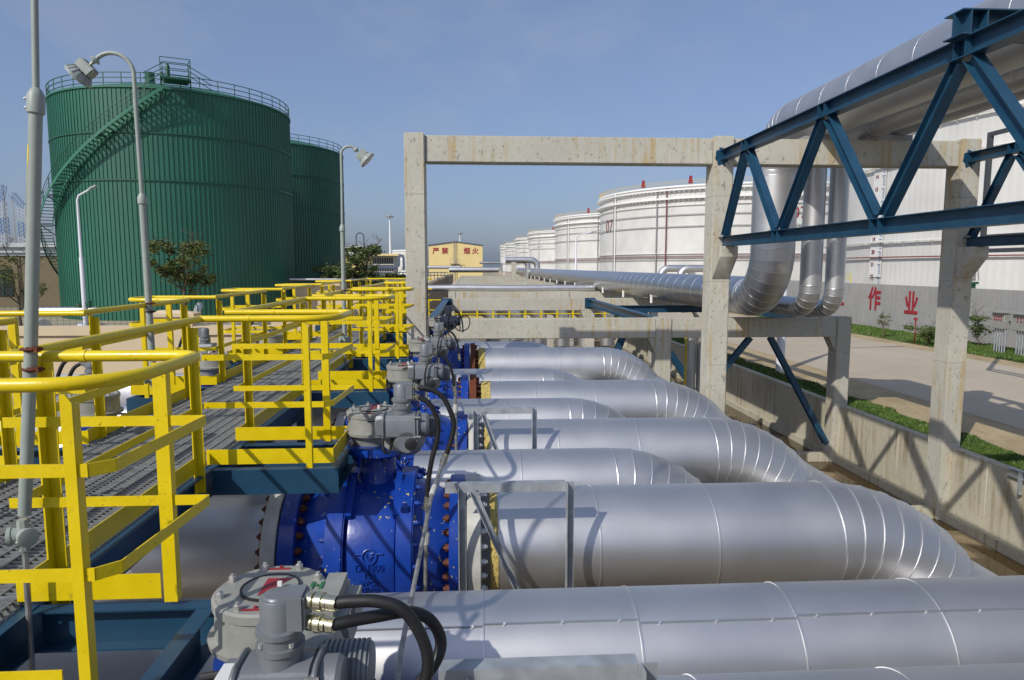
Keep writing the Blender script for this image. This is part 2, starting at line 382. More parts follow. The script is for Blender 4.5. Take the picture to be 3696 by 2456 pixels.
def pipe_x(name,label,Y,zc,Rp,x0,x1,seams,elb=None,group='insulated pipes of the valve manifold',lap=None):
    t=thing(name,label,'pipe',((x0+x1)/2,Y,zc-Rp),group)
    b=MB(); sb=b.seams(); b.tube([(x0,Y,zc)]+[(x,Y,zc) for x in seams]+[(x1,Y,zc)],Rp,48,elb is None)
    for x in seams: sb.lathe([(-.009,Rp-.005),(-.006,Rp+.005),(.006,Rp+.005),(.009,Rp-.005)],(x,Y,zc),(1,0,0),48,True)
    if lap:
        for xa,xb,ang in lap:
            yy=Y-math.cos(ang)*(Rp+.002); zz=zc+math.sin(ang)*(Rp+.002)
            sb.bar((xa,yy,zz),(xb,yy,zz),.012,.008)
            k=xa+.12
            while k<xb: sb.cyl((k,yy,zz),(k,yy-.010,zz+.006),.009,6); k+=.33
    b.build('cladding','clad',t)
    if elb:
        r,zend=elb; e=MB(); es=e.seams()
        elbow_mb(e,es,(x1,Y,zc-r),r,Rp,(0,0,1),(1,0,0),13 if Rp>.45 else 11)
        e.tube([(x1+r,Y,zc-r),(x1+r,Y,zend)],Rp,36)
        e.build('elbow','clad',t,25)
    return t
RB,ZB=.48,-2.43; RS,ZS=.39,-2.36
XV=-.82
BY=[2.78,5.81,8.51,11.48,16.25]
bl=['big silver clad pipe at the bottom edge of the photo, nearest of the large ones','big silver clad pipe with fan elbow joined to the paint spattered blue valve','big silver clad pipe with fan elbow, third large one back','big silver clad pipe with fan elbow, its end next to a rust brown flange','big silver clad pipe directly under the low concrete beam, farthest of the large ones']
for i,Y in enumerate(BY):
    ex=[9.,3.13,3.02,3.06,3.1][i]
    pipe_x('insulated_pipe',bl[i],Y+(.09 if i==0 else 0),ZB+(.015 if i==0 else 0),RB,XV+1.0,ex,[1.05,2.05] if i else [1.05,2.05,3.0],(1.26,-4.2) if i else None)
SY=[3.88,7.16,10.04,13.05,17.8]
sl=['silver clad pipe crossing the whole foreground with a riveted lap seam','narrower silver clad pipe with fan elbow behind the spattered blue valve pipe','narrower silver clad pipe with fan elbow in the middle of the row','narrower silver clad pipe with fan elbow just in front of the dented pipe','farthest silver clad pipe half hidden below the low concrete beam']
for i,Y in enumerate(SY):
    ex=[9.5,1.5,1.42,1.34,1.4][i]
    pipe_x('insulated_pipe',sl[i],Y,ZS,RS if i!=0 else .4,-.62 if i else -3.2,ex,[.05,.94,1.87,2.75,3.7] if i==0 else [.5],(1.08,-4.0) if i else None,
        lap=[(-3.1,.05,1.0),(.05,.94,1.03),(.94,1.87,.98),(1.87,4.5,1.02)] if i==0 else None)
# left stubs of those pipes under the walkway and the pipes beyond it
def stub(label,Y,zc,Rp,x0,x1,seams): 
    return pipe_x('insulated_pipe',label,Y,zc,Rp,x0,x1,seams,None,'pipe lengths under and left of the walkway')
for i,Y in enumerate(BY[1:]): stub(['dull grey pipe length left of the paint spattered valve, running under the walkway','dull grey pipe length under the second balcony gap','dull grey pipe length under the third balcony gap','dull grey pipe length under the far end of the walkway'][i],Y,ZB,RB,-3.0,XV-.88,[-2.4])
stub('dull grey pipe length under the nearest blue channel frame',BY[0],ZB,RB,-3.0,XV-.88,[-2.2])
LY=[6.8,9.85,12.7]
for i,Y in enumerate(LY): stub(['bright silver pipe at the left edge leading to the nearest left valve','silver pipe leading left from the second left valve','silver pipe leading left from the farthest left valve'][i],Y,ZB,RB,-12,-4.75,[-5.6,-6.9])
stub('bright silver pipe at the left edge, behind the nearest left one',8.3,ZS,RS,-12,-3.0,[-5.2,-6.6])
# headers the elbows drop into
def header(label,x,z,Rp,y0,y1):
    t=thing('header_pipe',label,'pipe',(x,(y0+y1)/2,z-Rp),'header pipes on the pit floor'); b=MB(); sb=b.seams(); y=y0
    b.tube([(x,y0,z),(x,y1,z)],Rp,40); 
    while y<y1: sb.lathe([(-.009,Rp-.005),(-.006,Rp+.005),(.006,Rp+.005),(.009,Rp-.005)],(x,y,z),(0,1,0),40,True); y+=1.0
    b.build('cladding','clad',t)
    for k in range(int((y1-y0)/3)):
        c=MB(); yy=y0+1.6+k*3; c.span((x-.35,yy-.2,ZP),(x+.35,yy+.2,z-Rp+.04)); c.build('support_block','concwall',t,0)
header('large silver header pipe lying along the pit behind the big elbows',4.36,-3.2,.55,3.,18.)
header('smaller silver header pipe lying along the pit below the narrow elbows',2.52,-3.3,.42,5.5,18.5)
# small pipe bundle rising behind frame (twin verticals)
for k,x in enumerate((6.72,7.1)):
    t=thing('vertical_pipe',['left of two slim vertical silver pipes beside the middle column','right of two slim vertical silver pipes beside the middle column'][k],'pipe',(x,20.6,ZP))
    b=MB(); b.tube([(x,20.6,ZP),(x,20.6,-4.1),(x,20.6,-3.0),(x,20.6,-1.6)],.17,24); sb=b.seams(); [sb.ring((x,20.6,z),(0,0,1),.17,.006,.02,24,(0,1,0)) for z in (-4.1,-3.)]; b.build('cladding','clad',t)
b=MB(); b.tube([(6.52,20.4,ZP),(6.52,20.4,-3.9),(6.52,20.4,-1.7)],.03,8); tag(b.build('marker_pipe','yel',None),'thin yellow vertical pipe beside the two slim silver pipes','pipe')
# ------------------------------------------------------------------ valves
def hexbolt(b,p,ax,r,l):
    p=V(p); d=V(ax).normalized(); b.lathe([(0,r),(l,r)],p,d,6); b.lathe([(l,r*.55),(l*1.5,r*.5)],p,d,8)
def make_valve(loc,label,sx,second,group):
    X,Y,Z=loc
    t=thing('ball_valve',label,'valve',loc,group)
    P=lambda x:(X+sx*x)
    ax=(sx,0,0)
    b=MB(); b.lathe([(-.60,.47),(-.56,.48),(-.37,.585),(-.345,.60)],(X,Y,Z),ax,48); b.build('end_bell','vblue',t)
    b=MB(); b.lathe([(-.35,.68),(-.205,.68)],(X,Y,Z),ax,56); bevel(b.build('split_flange','vblue',t),.012,2)
    b=MB(); b.lathe([(-.206,.60),(-.19,.625),(-.16,.632),(.16,.632),(.19,.625),(.206,.60)],(X,Y,Z),ax,56); b.build('body','vblue',t,25)
    b=MB(); b.lathe([(.205,.68),(.34,.68)],(X,Y,Z),ax,56); bevel(b.build('split_flange','vblue',t),.012,2)
    b=MB(); b.lathe([(.335,.60),(.36,.585),(.56,.48),(.62,.455)],(X,Y,Z),ax,48); b.build('end_bell','vblue',t)
    for xa,xb in ((-.73,-.60),(.62,.75)):
        b=MB(); b.lathe([(xa,.60),(xb,.60)],(X,Y,Z),ax,56); bevel(b.build('flange','vblue',t),.008,1)
    mm='rust' if second=='rust' else 'primer'
    for xa,xb in ((-.86,-.745),(.765,.88)):
        b=MB(); b.lathe([(xa,.60),(xb,.60)],(X,Y,Z),ax,56); bevel(b.build('companion_flange',mm,t),.008,1)
    for xa,xb in ((-1.0,-.86),(.88,.98)):
        b=MB(); b.lathe([(xa,.43),(xb,.45)],(X,Y,Z),ax,40); b.build('pipe_neck','gpipe' if mm=='primer' else 'rust',t)
    for xa,xb in ((-.905,-.885),(.955,1.02 if second!='rust' else 1.11)):
        b=MB(); kk=48
        b.lathe([(xa,.46+.012),(xa,.478),(xb,.488),(xb,.46)],(X,Y,Z),ax,kk,True); b.build('insulation_end','wool',t)
    # bolts: one mesh, shared
    def bolts(name,m,x,rad,n,l,r,d,rot=.0):
        b=MB(); hexbolt(b,(P(x),Y-rad*1.0,Z),(sx*d,0,0),r,l)
        first=None
        for k in range(n):
            a=2*PI*(k+.5)/n+rot; 
            ca,sa=math.cos(a),math.sin(a)
            if first is None:
                bb=MB(); hexbolt(bb,(0,0,0),(sx*d,0,0),r,l); me_o=bb.build(name,m,None,30,False); first=me_o; o=me_o
            else:
                o=first.copy(); COL.objects.link(o)
            o.parent=t; o.location=(sx*x,rad*ca,rad*sa)
    bolts('flange_bolt','rbolt',.62,.525,28,.034,.031,-1)
    bolts('flange_nut','zinc' if mm=='primer' else 'rbolt',.88,.525,28,.034,.030,1)
    bolts('flange_bolt','rbolt',-.60,.525,28,.034,.031,1)
    bolts('flange_nut','rbolt',-.86,.525,28,.034,.030,-1)
    bolts('body_bolt','vblue',.34,.645,24,.035,.022,1)
    bolts('body_bolt','vblue',-.35,.635,20,.035,.022,-1)
    # neck and mounting flange
    b=MB(); b.lathe([(.56,.20),(.66,.155),(.80,.145),(.86,.15)],(X,Y,Z),(0,0,1),32); b.build('neck','vblue',t)
    b=MB(); b.lathe([(.80,.15),(.855,.262),(.93,.262)],(X,Y,Z),(0,0,1),40); b.build('mounting_flange','vblue',t)
    for k in range(8):
        a=2*PI*(k+.5)/8; b=MB(); hexbolt(b,(X+.2*math.cos(a),Y+.2*math.sin(a),Z+.84),(0,0,-1),.022,.04); b.build('mounting_bolt','dblue',t)
    # cast ribs and drain fitting
    for q in (-.18,.20):
        b=MB(); b.bar((P(q),Y-.48,Z+.42),(P(q),Y-.12,Z+.66),.05,.10); b.build('cast_rib','vblue',t)
    b=MB(); b.cyl((P(.27),Y-.2,Z+.56),(P(.27),Y-.46,Z+.50),.022,10); b.cyl((P(.27),Y-.46,Z+.5),(P(.27),Y-.5,Z+.49),.035,8); b.build('drain_fitting','dblue',t)
    # cast lettering wrapped on the body
    if sx>0:
        rr=.634
        def wrap(h0):
            def f(c):
                a=R(h0)+c.y/rr; rad=rr+c.z*1.6+.004
                return (X+c.x,Y-math.cos(a)*rad,Z+math.sin(a)*rad)
            return f
        for s_,h0,sz in (('DN800',7,.075),('150',1.5,.062),('WCB',-4,.062),('151702',-9,.048)): text(s_,sz,'vblue','cast_lettering',t,wrap(h0),.004)
        w=wrap(15); b=MB()
        ringp=[w(V((.055*math.cos(2*PI*i/28),.055*math.sin(2*PI*i/28),.003))) for i in range(29)]; b.tube(ringp,.007,6)
        for sg in (-1,1): b.tube([w(V((sg*.05,.02,.003))),w(V((sg*.105,.02,.003)))],.008,6)
        for pp in ([(-.026,.022),(-.008,-.03),(.007,.0)],[(.008,-.033),(.016,.026),(.036,.026)],[(.012,0),(.03,0)]): b.tube([w(V((x,y,.003))) for x,y in pp],.006,6)
        b.build('cast_emblem','vblue',t)
    return t
GT=1.215                                   # gearbox top above valve axis = ZB+GT
def make_actuator(loc,label,group,hoses,conduits,adz=0,adx=0):
    X,Y,Z=loc   # axis at top of gearbox disc
    t=thing('electric_actuator',label,'actuator',loc,group)
    b=MB(); b.lathe([(-.285,.175),(-.215,.20),(-.195,.246),(-.172,.25),(-.165,.223),(-.05,.218),(-.045,.228),(-.012,.228),(-.004,.218)],(X,Y,Z),(0,0,1),48); gb=b.build('gearbox','ggrey',t)
    b=MB(); b.lathe([(-.004,.115),(.004,.113)],(X,Y,Z),(0,0,1),40); b.build('indicator_disc','ggrey',gb)
    b=MB(); b.lathe([(-.003,.112),(-.003,.120),(.007,.120),(.007,.112)],(X,Y,Z),(0,0,1),40,True); b.build('indicator_ring','black',gb)
    b=MB(); b.add([(X-.03,Y+.075,Z+.0065),(X+.075,Y+.07,Z+.0065),(X-.03,Y-.085,Z+.0065)],[(0,1,2)]); b.build('indicator_arrow','red',gb,0)
    b=MB(); b.box((X+.045,Y-.02,Z+.02),(.018,.012,.03)); b.build('indicator_pin','white_lbl',gb,0)
    b=MB(); b.box((X+.17,Y+.01,Z-.002),(.014,.06,.008)); b.box((X+.21,Y+.01,Z-.002),(.014,.06,.008)); b.cyl((X+.19,Y+.01,Z-.003),(X+.19,Y+.01,Z+.003),.008,8); b.build('open_mark','green_mark',gb,0)
    for yy in (.18,-.185):
        b=MB(); b.box((X-.01,Y+yy,Z-.002),(.09,.008,.008)); b.cyl((X-.01,Y+yy+.02,Z-.003),(X-.01,Y+yy+.02,Z+.003),.008,8); b.build('closed_mark','red',gb,0)
    for k in range(8):
        a=2*PI*(k+.5)/8; b=MB(); hexbolt(b,(X+.195*math.cos(a),Y+.195*math.sin(a),Z-.004),(0,0,1),.016,.022); b.build('cover_bolt','zinc',gb)
    b=MB(); b.box((X+.255,Y-.03,Z-.125),(.20,.44,.245)); w=b.build('worm_housing','ggrey',t); bevel(w,.06,4)
    b=MB(); b.box((X+.357,Y-.10,Z-.07),(.006,.07,.05)); b.build('name_plate','black',w,0)
    b=MB(); b.lathe([(0,.115),(.10,.12),(.28,.105),(.3,.10)],(X+.235,Y-.25,Z-.12),(0,-1,0),28); b.build('input_housing','ggrey',t)
    # actuator body in front
    yb=Y-.57; zb=Z-.005+adz; x0=X+.175+adx
    b=MB(); pf=[(-.10,-.085),(.10,-.085),(.10,.045),(.086,.076),(.05,.092),(-.05,.092),(-.086,.076),(-.10,.045)]
    b.prof((x0,yb,zb),(x0+.245,yb,zb),pf); body=b.build('motor_body','agrey',t); bevel(body,.012,2)
    b=MB(); b.prof((x0+.245,yb,zb),(x0+.262,yb,zb),[(x*1.1,y*1.1) for x,y in pf]); bevel(b.build('end_flange','agrey',body),.006,1)
    b=MB(); b.lathe([(.262,.088),(.315,.088),(.332,.076),(.337,.055)],(x0,yb,zb),(1,0,0),32); b.build('end_cap','agrey',body)
    b=MB(); b.prof((x0-.02,yb,zb),(x0,yb,zb),[(x*1.06,y*1.06) for x,y in pf]); b.box((x0-.045,yb,zb-.01),(.06,.15,.13)); bevel(b.build('cover_plate','agrey',body),.008,1)
    b=MB(); b.box((x0-.045,yb-.02,zb+.0585),(.055,.09,.006)); b.build('type_label','white_lbl',body,0)
    for k in (0,1):
        for s_ in (0,1):
            b=MB(); b.cyl((x0+.222,yb-.11+s_*.0,zb+.075-k*.15),(x0+.275,yb-.11,zb+.075-k*.15),.010,8); b.build('cap_screw','zinc',body)
    # ribbed motor
    b=MB(); xm=x0+.22; pr=[]
    for k in range(10): pr+= [(k*.018,.098),(k*.018+.009,.098),(k*.018+.009,.088),(k*.018+.018,.088)]
    b.lathe([(0,.07)]+pr+[(.185,.08)],(xm,yb+.16,zb-.05),(1,0,0),36); b.build('ribbed_motor','agrey',t)
    # lower housing with dark port
    b=MB(); b.lathe([(-.1,.08),(-.02,.125),(.06,.13),(.16,.11)],(x0+.17,yb,zb-.12),(0,1,0),28); lh=b.build('lower_housing','agrey',t)
    b=MB(); b.lathe([(0,.045),(.03,.045),(.035,.03)],(x0+.20,yb-.10,zb-.13),(0,-1,0),20); b.build('port_plug','black',lh)
    b=MB(); b.tube(smoothpath([(x0-.02,yb-.05,zb-.09),(x0-.01,yb-.07,zb-.19),(x0+.03,yb-.05,zb-.2),(x0+.05,yb-.04,zb-.1)]),.011,8); b.build('loop_cable','rubber',t)
    b=MB(); b.cyl((x0-.14,yb-.0,zb+.03),(x0-.02,yb,zb+.045),.014,10); b.build('hand_lever','black',t)
    # terminal head
    xh=X+.30+adx; Z=Z+adz
    b=MB(); b.lathe([(.07,.072),(.12,.072),(.125,.080),(.143,.080),(.145,.068),(.180,.068),(.182,.078),(.200,.078),(.203,.062)],(xh,yb,Z-.0),(0,0,1),28); hb=b.build('terminal_base','agrey',t)
    b=MB(); b.lathe([(.207,.062),(.330,.062),(.342,.055),(.347,.035)],(xh,yb,Z-.03),(0,0,1),28); b.box((xh+.052,yb,Z+.258),(.082,.10,.125)); bevel(b.build('terminal_head','agrey',t),.008,2)
    for k in range(4):
        a=2*PI*(k+.5)/4; b=MB(); b.cyl((xh+.07*math.cos(a),yb+.07*math.sin(a),Z+.15),(xh+.07*math.cos(a),yb+.07*math.sin(a),Z+.165),.009,8); b.build('cap_screw','zinc',hb)
    for k,(hp,rr) in enumerate(hoses):
        pts=[V((X,Y,Z))+V(q) for q in hp]
        h=MB(); h.tube(smoothpath(pts),rr,12); ho=h.build('hose','rubber',t)
        d=(pts[1]-pts[0]).normalized(); p=V((xh+.085,yb,pts[0].z)); e=pts[0]+d*.02
        b=MB(); L=(e-p).length; b.lathe([(-.01,rr*.75),(.01,rr*.75),(.012,rr*1.35),(L*.35,rr*1.35),(L*.36,rr*.8),(L*.45,rr*.8),(L*.46,rr*1.5),(L*.7,rr*1.5),(L*.71,rr*1.2),(L+.02,rr*1.2)],p,e-p,14); b.build('hose_gland','brass',ho)
        d2=(pts[-1]-pts[-2]).normalized(); b=MB(); b.lathe([(-.02,rr*1.2),(.03,rr*1.2),(.032,rr*1.45),(.06,rr*1.45),(.062,rr*1.1),(.09,rr*1.1)],pts[-1],d2,14); b.build('hose_gland','brass',ho)
    for cp,rr in conduits:
        b=MB(); pts=[V((X,Y,Z))+V(q) for q in cp]; b.tube(pts,rr,12); co=b.build('conduit','conduit',t)
        if len(pts)>2: 
            b=MB(); d=(pts[1]-pts[0]).normalized(); b.lathe([(-.05,rr*1.35),(-.03,rr*1.5),(.03,rr*1.5),(.05,rr*1.35)],pts[0]+d*(pts[1]-pts[0]).length*.9,d,8); b.build('conduit_union','primer',co)
    return t
VL=['blue valve at the bottom edge of the photo, mostly hidden under the nearest gearbox','blue valve spattered with yellow paint, its cast lettering in plain view','blue valve with a thick ragged yellow insulation end','blue valve with one rust brown companion flange beside yellow insulation','farthest blue valve with a rust brown flange, just in front of the low concrete beam']
AL=['grey electric actuator at the bottom edge with two looping black hoses and red arrow disc','grey electric actuator with two black hoses curving down to steel conduits','third grey electric actuator back, with a slim black cable','fourth grey electric actuator back, beside the base of the left concrete column','farthest grey electric actuator on the right row, dark in shadow with a loose cable loop']
h2=[([(.40,-.61,.29),(.436,-.61,.288),(.518,-.61,.278),(.617,-.61,.215),(.682,-.61,.085),(.701,-.61,-.024),(.663,-.61,-.179),(.636,-.61,-.25)],.020),
    ([(.40,-.61,.215),(.435,-.61,.213),(.517,-.61,.16),(.575,-.61,.036),(.573,-.61,-.108),(.528,-.61,-.28),(.499,-.61,-.453),(.49,-.61,-.592)],.020)]
c2=[([(.63,-.61,-.25),(.55,-1.02,-.42),(.475,-2.5,-.74),(.46,-2.75,-.95)],.0145),([(.49,-.61,-.62),(.475,-.61,-.944),(.44,-.61,-2.2)],.0165)]
h1=[([(.36,-.60,.288),(.40,-.60,.290),(.45,-.60,.293),(.530,-.60,.290),(.608,-.60,.262),(.660,-.60,.192),(.689,-.60,.111),(.691,-.60,.042),(.661,-.60,-.05),(.60,-.60,-.16)],.021),
    ([(.35,-.60,.212),(.39,-.595,.212),(.44,-.58,.215),(.521,-.55,.212),(.619,-.50,.198),(.694,-.50,.168),(.732,-.50,.091),(.715,-.53,.030),(.655,-.57,-.03),(.573,-.62,-.10),(.5,-.66,-.2)],.021)]
c1=[([(.70,-.5,-.3),(.72,-.4,.0),(.80,-.3,.55)],.02)]
h3=[([(.40,-.61,.22),(.45,-.61,.21),(.55,-.60,.13),(.61,-.60,-.02),(.63,-.6,-.2)],.016),([(.36,-.66,.18),(.33,-.70,.10),(.30,-.71,-.05),(.31,-.66,-.25)],.010)]
c3=[([(.64,-.55,-.05),(.645,-.55,-.5),(.65,-.55,-1.2)],.018)]
vgrp='blue ball valves right of the walkway'; agrp='electric actuators right of the walkway'
valves=[];acts=[]
for i,Y in enumerate(BY):
    z=ZB-(.12 if i==0 else 0)
    if i in (0,3): v=make_valve((XV,Y,z),VL[i],1,'primer' if i==0 else 'rust',vgrp)
    else: v=dup(valves[3 if i==4 else 0],(XV,Y,z),VL[i]) if i!=3 and (i!=4 or len(valves)>3) else None
    valves.append(v)
actor_loc=lambda Y,dz=0:(XV-.03,Y,ZB+GT+dz)
acts.append(make_actuator(actor_loc(BY[0],-.12),AL[0],agrp,h1,[],-.06,-.10))
acts.append(make_actuator(actor_loc(BY[1]),AL[1],agrp,h2,c2))
acts.append(make_actuator(actor_loc(BY[2]),AL[2],agrp,h3,c3))
for i in (3,4): acts.append(dup(acts[2],actor_loc(BY[i]),AL[i],skip=('conduit',)))
a=acts[4]; OFF[a.name]=V(a.location); o_=V(a.location)
b=MB(); b.tube(smoothpath([o_+V(q) for q in ((.50,-.62,.02),(.66,-.64,.10),(.78,-.64,.02),(.76,-.64,-.18),(.60,-.64,-.26),(.47,-.64,-.20),(.50,-.64,-.12),(.57,-.64,-.17),(.55,-.64,-.27))]),.012,8); b.build('loose_cable','rubber',a)
b=MB(); b.tube(smoothpath([(-.955,14.57,-.35),(-.945,14.56,-.8),(-.95,14.55,-1.15),(-.86,14.3,-1.65),(-.80,13.8,-2.0),(-.9,13.2,-2.1)]),.011,8); tag(b.build('cable','rubber',None),'thin black cable hanging down the right side of the left concrete column','cable')
LVL=['blue valve body left of the walkway under the gearbox marked 1131','second blue valve left of the walkway','farthest blue valve left of the walkway']
LAL=['grey actuator left of the walkway with gearbox numbered 1131 on a blue band','second grey actuator left of the walkway with a black hose loop','farthest grey actuator left of the walkway, seen through the rails']
for i,Y in enumerate(LY):
    dup(valves[0],(-3.72,Y,ZB-.02),LVL[i],PI,'blue ball valves left of the walkway',skip=('cast_lettering','cast_emblem'))
    a=dup(acts[1],(-3.70,Y,ZB+GT-.02),LAL[i],PI,'electric actuators left of the walkway')
    if i==0:
        OFF[a.name]=V(a.location)
        b=MB(); 
        def plc(c): 
            an=R(-38)+c.x/.232; return (-3.70+math.cos(an)*.232+math.cos(an)*.002,Y+math.sin(an)*.232,ZB+GT-.15+c.y)
        o=text('1131',.06,'white_lbl','number_marking',a,plc,.001)
        # parent is rotated half a turn: undo for this part
        o.rotation_euler=(0,0,PI)
# ------------------------------------------------------------------ brackets on the pit side of the valves
def bracket(label,x0,x1,Y,zt,h):
    t=thing('support_bracket',label,'bracket',(x0,Y,zt-h),'galvanised angle brackets in front of the big pipes')
    b=MB(); b.angle((x0,Y,zt),(x1,Y,zt),.07,.008,(0,0,1),-1); b.build('top_bar','galv',t,0)
    b=MB(); b.angle((x1-.0,Y-.01,zt+.012),(x1,Y-.01,zt-h),.065,.008,(0,1,0)); b.build('leg','galv',t,0)
    b=MB(); b.angle((x0+.19,Y-.015,zt-.05),(x1-.12,Y-.015,zt-h),.05,.007,(0,1,0)); b.build('brace','galv',t,0)
    b=MB(); b.angle((x0+.1,Y+.02,zt-.02),(x0+.1,Y+.02,zt-h),.06,.008,(0,1,0)); b.build('leg','galv',t,0)
bracket('grey galvanised angle bracket in front of the paint spattered valve pipe',-.22,.72,5.15,-1.68,1.5)
bracket('grey galvanised angle bracket in front of the valve with thick yellow insulation',-.10,.69,7.9,-1.66,1.4)
bracket('grey galvanised angle bracket at the bottom edge of the photo',-.13,.60,2.32,-1.445,1.2)
# ------------------------------------------------------------------ walkway
XW,XL=-2.0,-3.25
BAYS=[(2.28,3.02),(5.13,5.85),(8.3,9.0),(11.3,12.02),(15.6,16.3)]
LBAYS=[(5.05,5.8),(8.05,8.7),(11.0,11.7),(14.0,14.7),(17.6,18.3)]
XB,XLB=-1.02,-4.0
wk=thing('walkway','steel grating walkway on blue channels leading away between two rows of valves','walkway',(-2.62,11,ZD-.3))
b=MB(); y=.6
while y<21.4: b.span((XL+.03,y-.003,ZD-.052),(XW-.03,y+.003,ZD)); y+=.043
for k in range(13):
    x=XL+.06+k*.0955; 
    b.span((x-.004,.6,ZD-.010),(x+.004,21.4,ZD+.003))
for yy in [1+2.05*k for k in range(10)]: b.span((XL+.03,yy-.012,ZD-.03),(XW-.03,yy+.012,ZD+.002))
b.build('grating','grate',wk,0)
for x,fl in ((XW+.005,1),(XL-.005,-1)):
    b=MB(); b.chan((x,.4,ZD-.135),(x,21.5,ZD-.135),.08,.2,.01,(0,0,1),fl); b.build('side_channel','sblue',wk,0)
for k in range(8):
    yy=1.6+k*2.75; b=MB(); b.ibeam((XL+.04,yy,ZD-.16),(XW-.04,yy,ZD-.16),.12,.16); b.build('cross_beam','sblue',wk,0)
for k in range(4):
    for x in (XL,XW):
        yy=2.2+k*5.9; b=MB(); b.ibeam((x,yy,ZP),(x,yy,ZD-.24),.15,.15,.01,(0,1,0)); b.build('support_leg','sblue',wk,0)
def bayframe(x0,x1,y0,y1):
    s=1 if x1>x0 else -1
    for (a,c,fl) in (((x0+s*.05,y0),(x1,y0),s),((x0+s*.05,y1),(x1,y1),-s)):
        b=MB(); b.chan((a[0],a[1],ZD-.135),(c[0],c[1],ZD-.135),.075,.19,.009,(0,0,1),-fl); b.build('balcony_channel','sblue',wk,0)
    b=MB(); b.chan((x1-s*.04,y0+.04,ZD-.135),(x1-s*.04,y1-.04,ZD-.135),.075,.189,.009,(0,0,1),s); b.build('balcony_channel','sblue',wk,0)
for i,(y0,y1) in enumerate(BAYS): bayframe(XW,XB-(.14 if i==0 else 0),y0,y1)
for (y0,y1) in LBAYS: bayframe(XL,XLB,y0,y1)
def post(t,x,y,zb=ZD-.16,along='y',w=.058):
    b=MB(); z1=ZR-.03; th=.007
    # angle post with chamfered top
    if along=='x': # broad face looks along y
        b.add([(x-w/2,y,zb),(x+w/2,y,zb),(x+w/2,y,z1-.03),(x+w/2-.02,y,z1),(x-w/2,y,z1),(x-w/2,y+th,zb),(x+w/2,y+th,zb),(x+w/2,y+th,z1-.03),(x+w/2-.02,y+th,z1),(x-w/2,y+th,z1)],
          [(0,1,2,3,4),(9,8,7,6,5),(0,5,6,1),(1,6,7,2),(2,7,8,3),(3,8,9,4),(4,9,5,0)])
        b.span((x+w/2-th,y+th+.001,zb),(x+w/2,y+.045,z1-.035))
    else:
        b.span((x-.004,y-w/2,zb),(x+.004,y+w/2,z1)); b.span((x+.005,y+w/2-th,zb),(x+.055,y+w/2,z1-.02))
    b.build('post','yel',t,0)
def flat(b,a,c,zb,h,th=.006,off=0.):
    a=V((a[0],a[1],zb+h/2)); c=V((c[0],c[1],zb+h/2)); b.bar(a,c,th,h)
MIDS=((.425,.045),(.785,.045))
def loop(label,x0,x1,y0,y1,group,rn=.26,open_end=False):
    s=1 if x1>x0 else -1
    t=thing('guard_rail',label,'guard rail',((x0+x1)/2,(y0+y1)/2,ZD),group)
    r=.11; c1=V((x1-s*rn,y0+rn,ZR)); c2=V((x1-s*r,y1-r,ZR))
    pts=[V((x0,y0,ZR)),V((x1-s*rn,y0,ZR))]+arc(c1,rn,0,PI/2,8,(0,-1,0),(s,0,0))[1:]+arc(c2,r,0,PI/2,6,(s,0,0),(0,1,0))+[V((x0-s*.07,y1,ZR))]
    b=MB(); b.tube(pts,.0245,12); 
    for xx in (x0+s*.35,): b.ring((xx,y0,ZR),(1,0,0),.0245,.003,.02,12); b.ring((xx-s*.02,y1,ZR),(1,0,0),.0245,.003,.02,12)
    b.build('top_rail','yel',t)
    xs=x1+s*.0; xm=x1-s*.04
    for hz,hh in MIDS:
        b=MB(); z=ZD+hz; flat(b,(x0,y0),(xm-s*.06,y0),z,hh); flat(b,(xm-s*.06,y0+.002),(xm,y0+.06),z,hh); flat(b,(xm,y0+.06),(xs,y1-.003),z,hh); flat(b,(xs,y1),(x0-s*.03,y1),z,hh); b.build('mid_rail','yel',t,0)
    z=ZD-.005; e=xm-s*.19 if open_end else xm; 
    for a_,c_ in ([((x0,y0),(e,y0)),((e,y1),(x0-s*.03,y1))]+([] if open_end else [((xm,y0+.003),(xm,y1-.003))])):
        b=MB(); flat(b,a_,c_,z,.115); b.build('toe_plate','yel',t,0)
    post(t,x1-s*(.15 if open_end else .22),y0-.012,ZD-.17,'x',.038 if open_end else .045); post(t,x1-s*(.185 if open_end else .235),y1-.012,ZD-.02,'x')
    return t
rl=['yellow guard rail around the nearest balcony on the right of the walkway','yellow guard rail around the second balcony on the right, above the spattered valve','yellow guard rail around the third balcony on the right','yellow guard rail around the fourth balcony, against the left concrete column','yellow guard rail around the farthest balcony on the right, behind the concrete column']
for i,(y0,y1) in enumerate(BAYS): loop(rl[i],XW,XB-(.155 if i==0 else 0),y0,y1,'guard rails around the right balconies',open_end=(i==0))
ll=['yellow guard rail around the nearest balcony on the left of the walkway','yellow guard rail around the second balcony on the left, at the curved lamp','yellow guard rail around the third balcony on the left','yellow guard rail around the fourth balcony on the left','yellow guard rail around the farthest balcony on the left']
for i,(y0,y1) in enumerate(LBAYS): loop(ll[i],XL,XLB,y0,y1,'guard rails around the left balconies')
def straight(label,x,y0,y1,group):
    t=thing('guard_rail',label,'guard rail',(x,(y0+y1)/2,ZD),group)
    b=MB(); b.tube([(x,y0,ZR),(x,y1,ZR)],.0245,12); b.build('top_rail','yel',t)
    for hz,hh in MIDS: b=MB(); flat(b,(x,y0),(x,y1),ZD+hz,hh); b.build('mid_rail','yel',t,0)
    b=MB(); flat(b,(x,y0),(x,y1),ZD-.005,.115); b.build('toe_plate','yel',t,0)
    n=max(1,round((y1-y0)/1.05)); 
    for k in range(n):
        post(t,x,y0+.18+k*(y1-y0-.36)/max(1,n-1) if n>1 else (y0+y1)/2,ZD-.16)
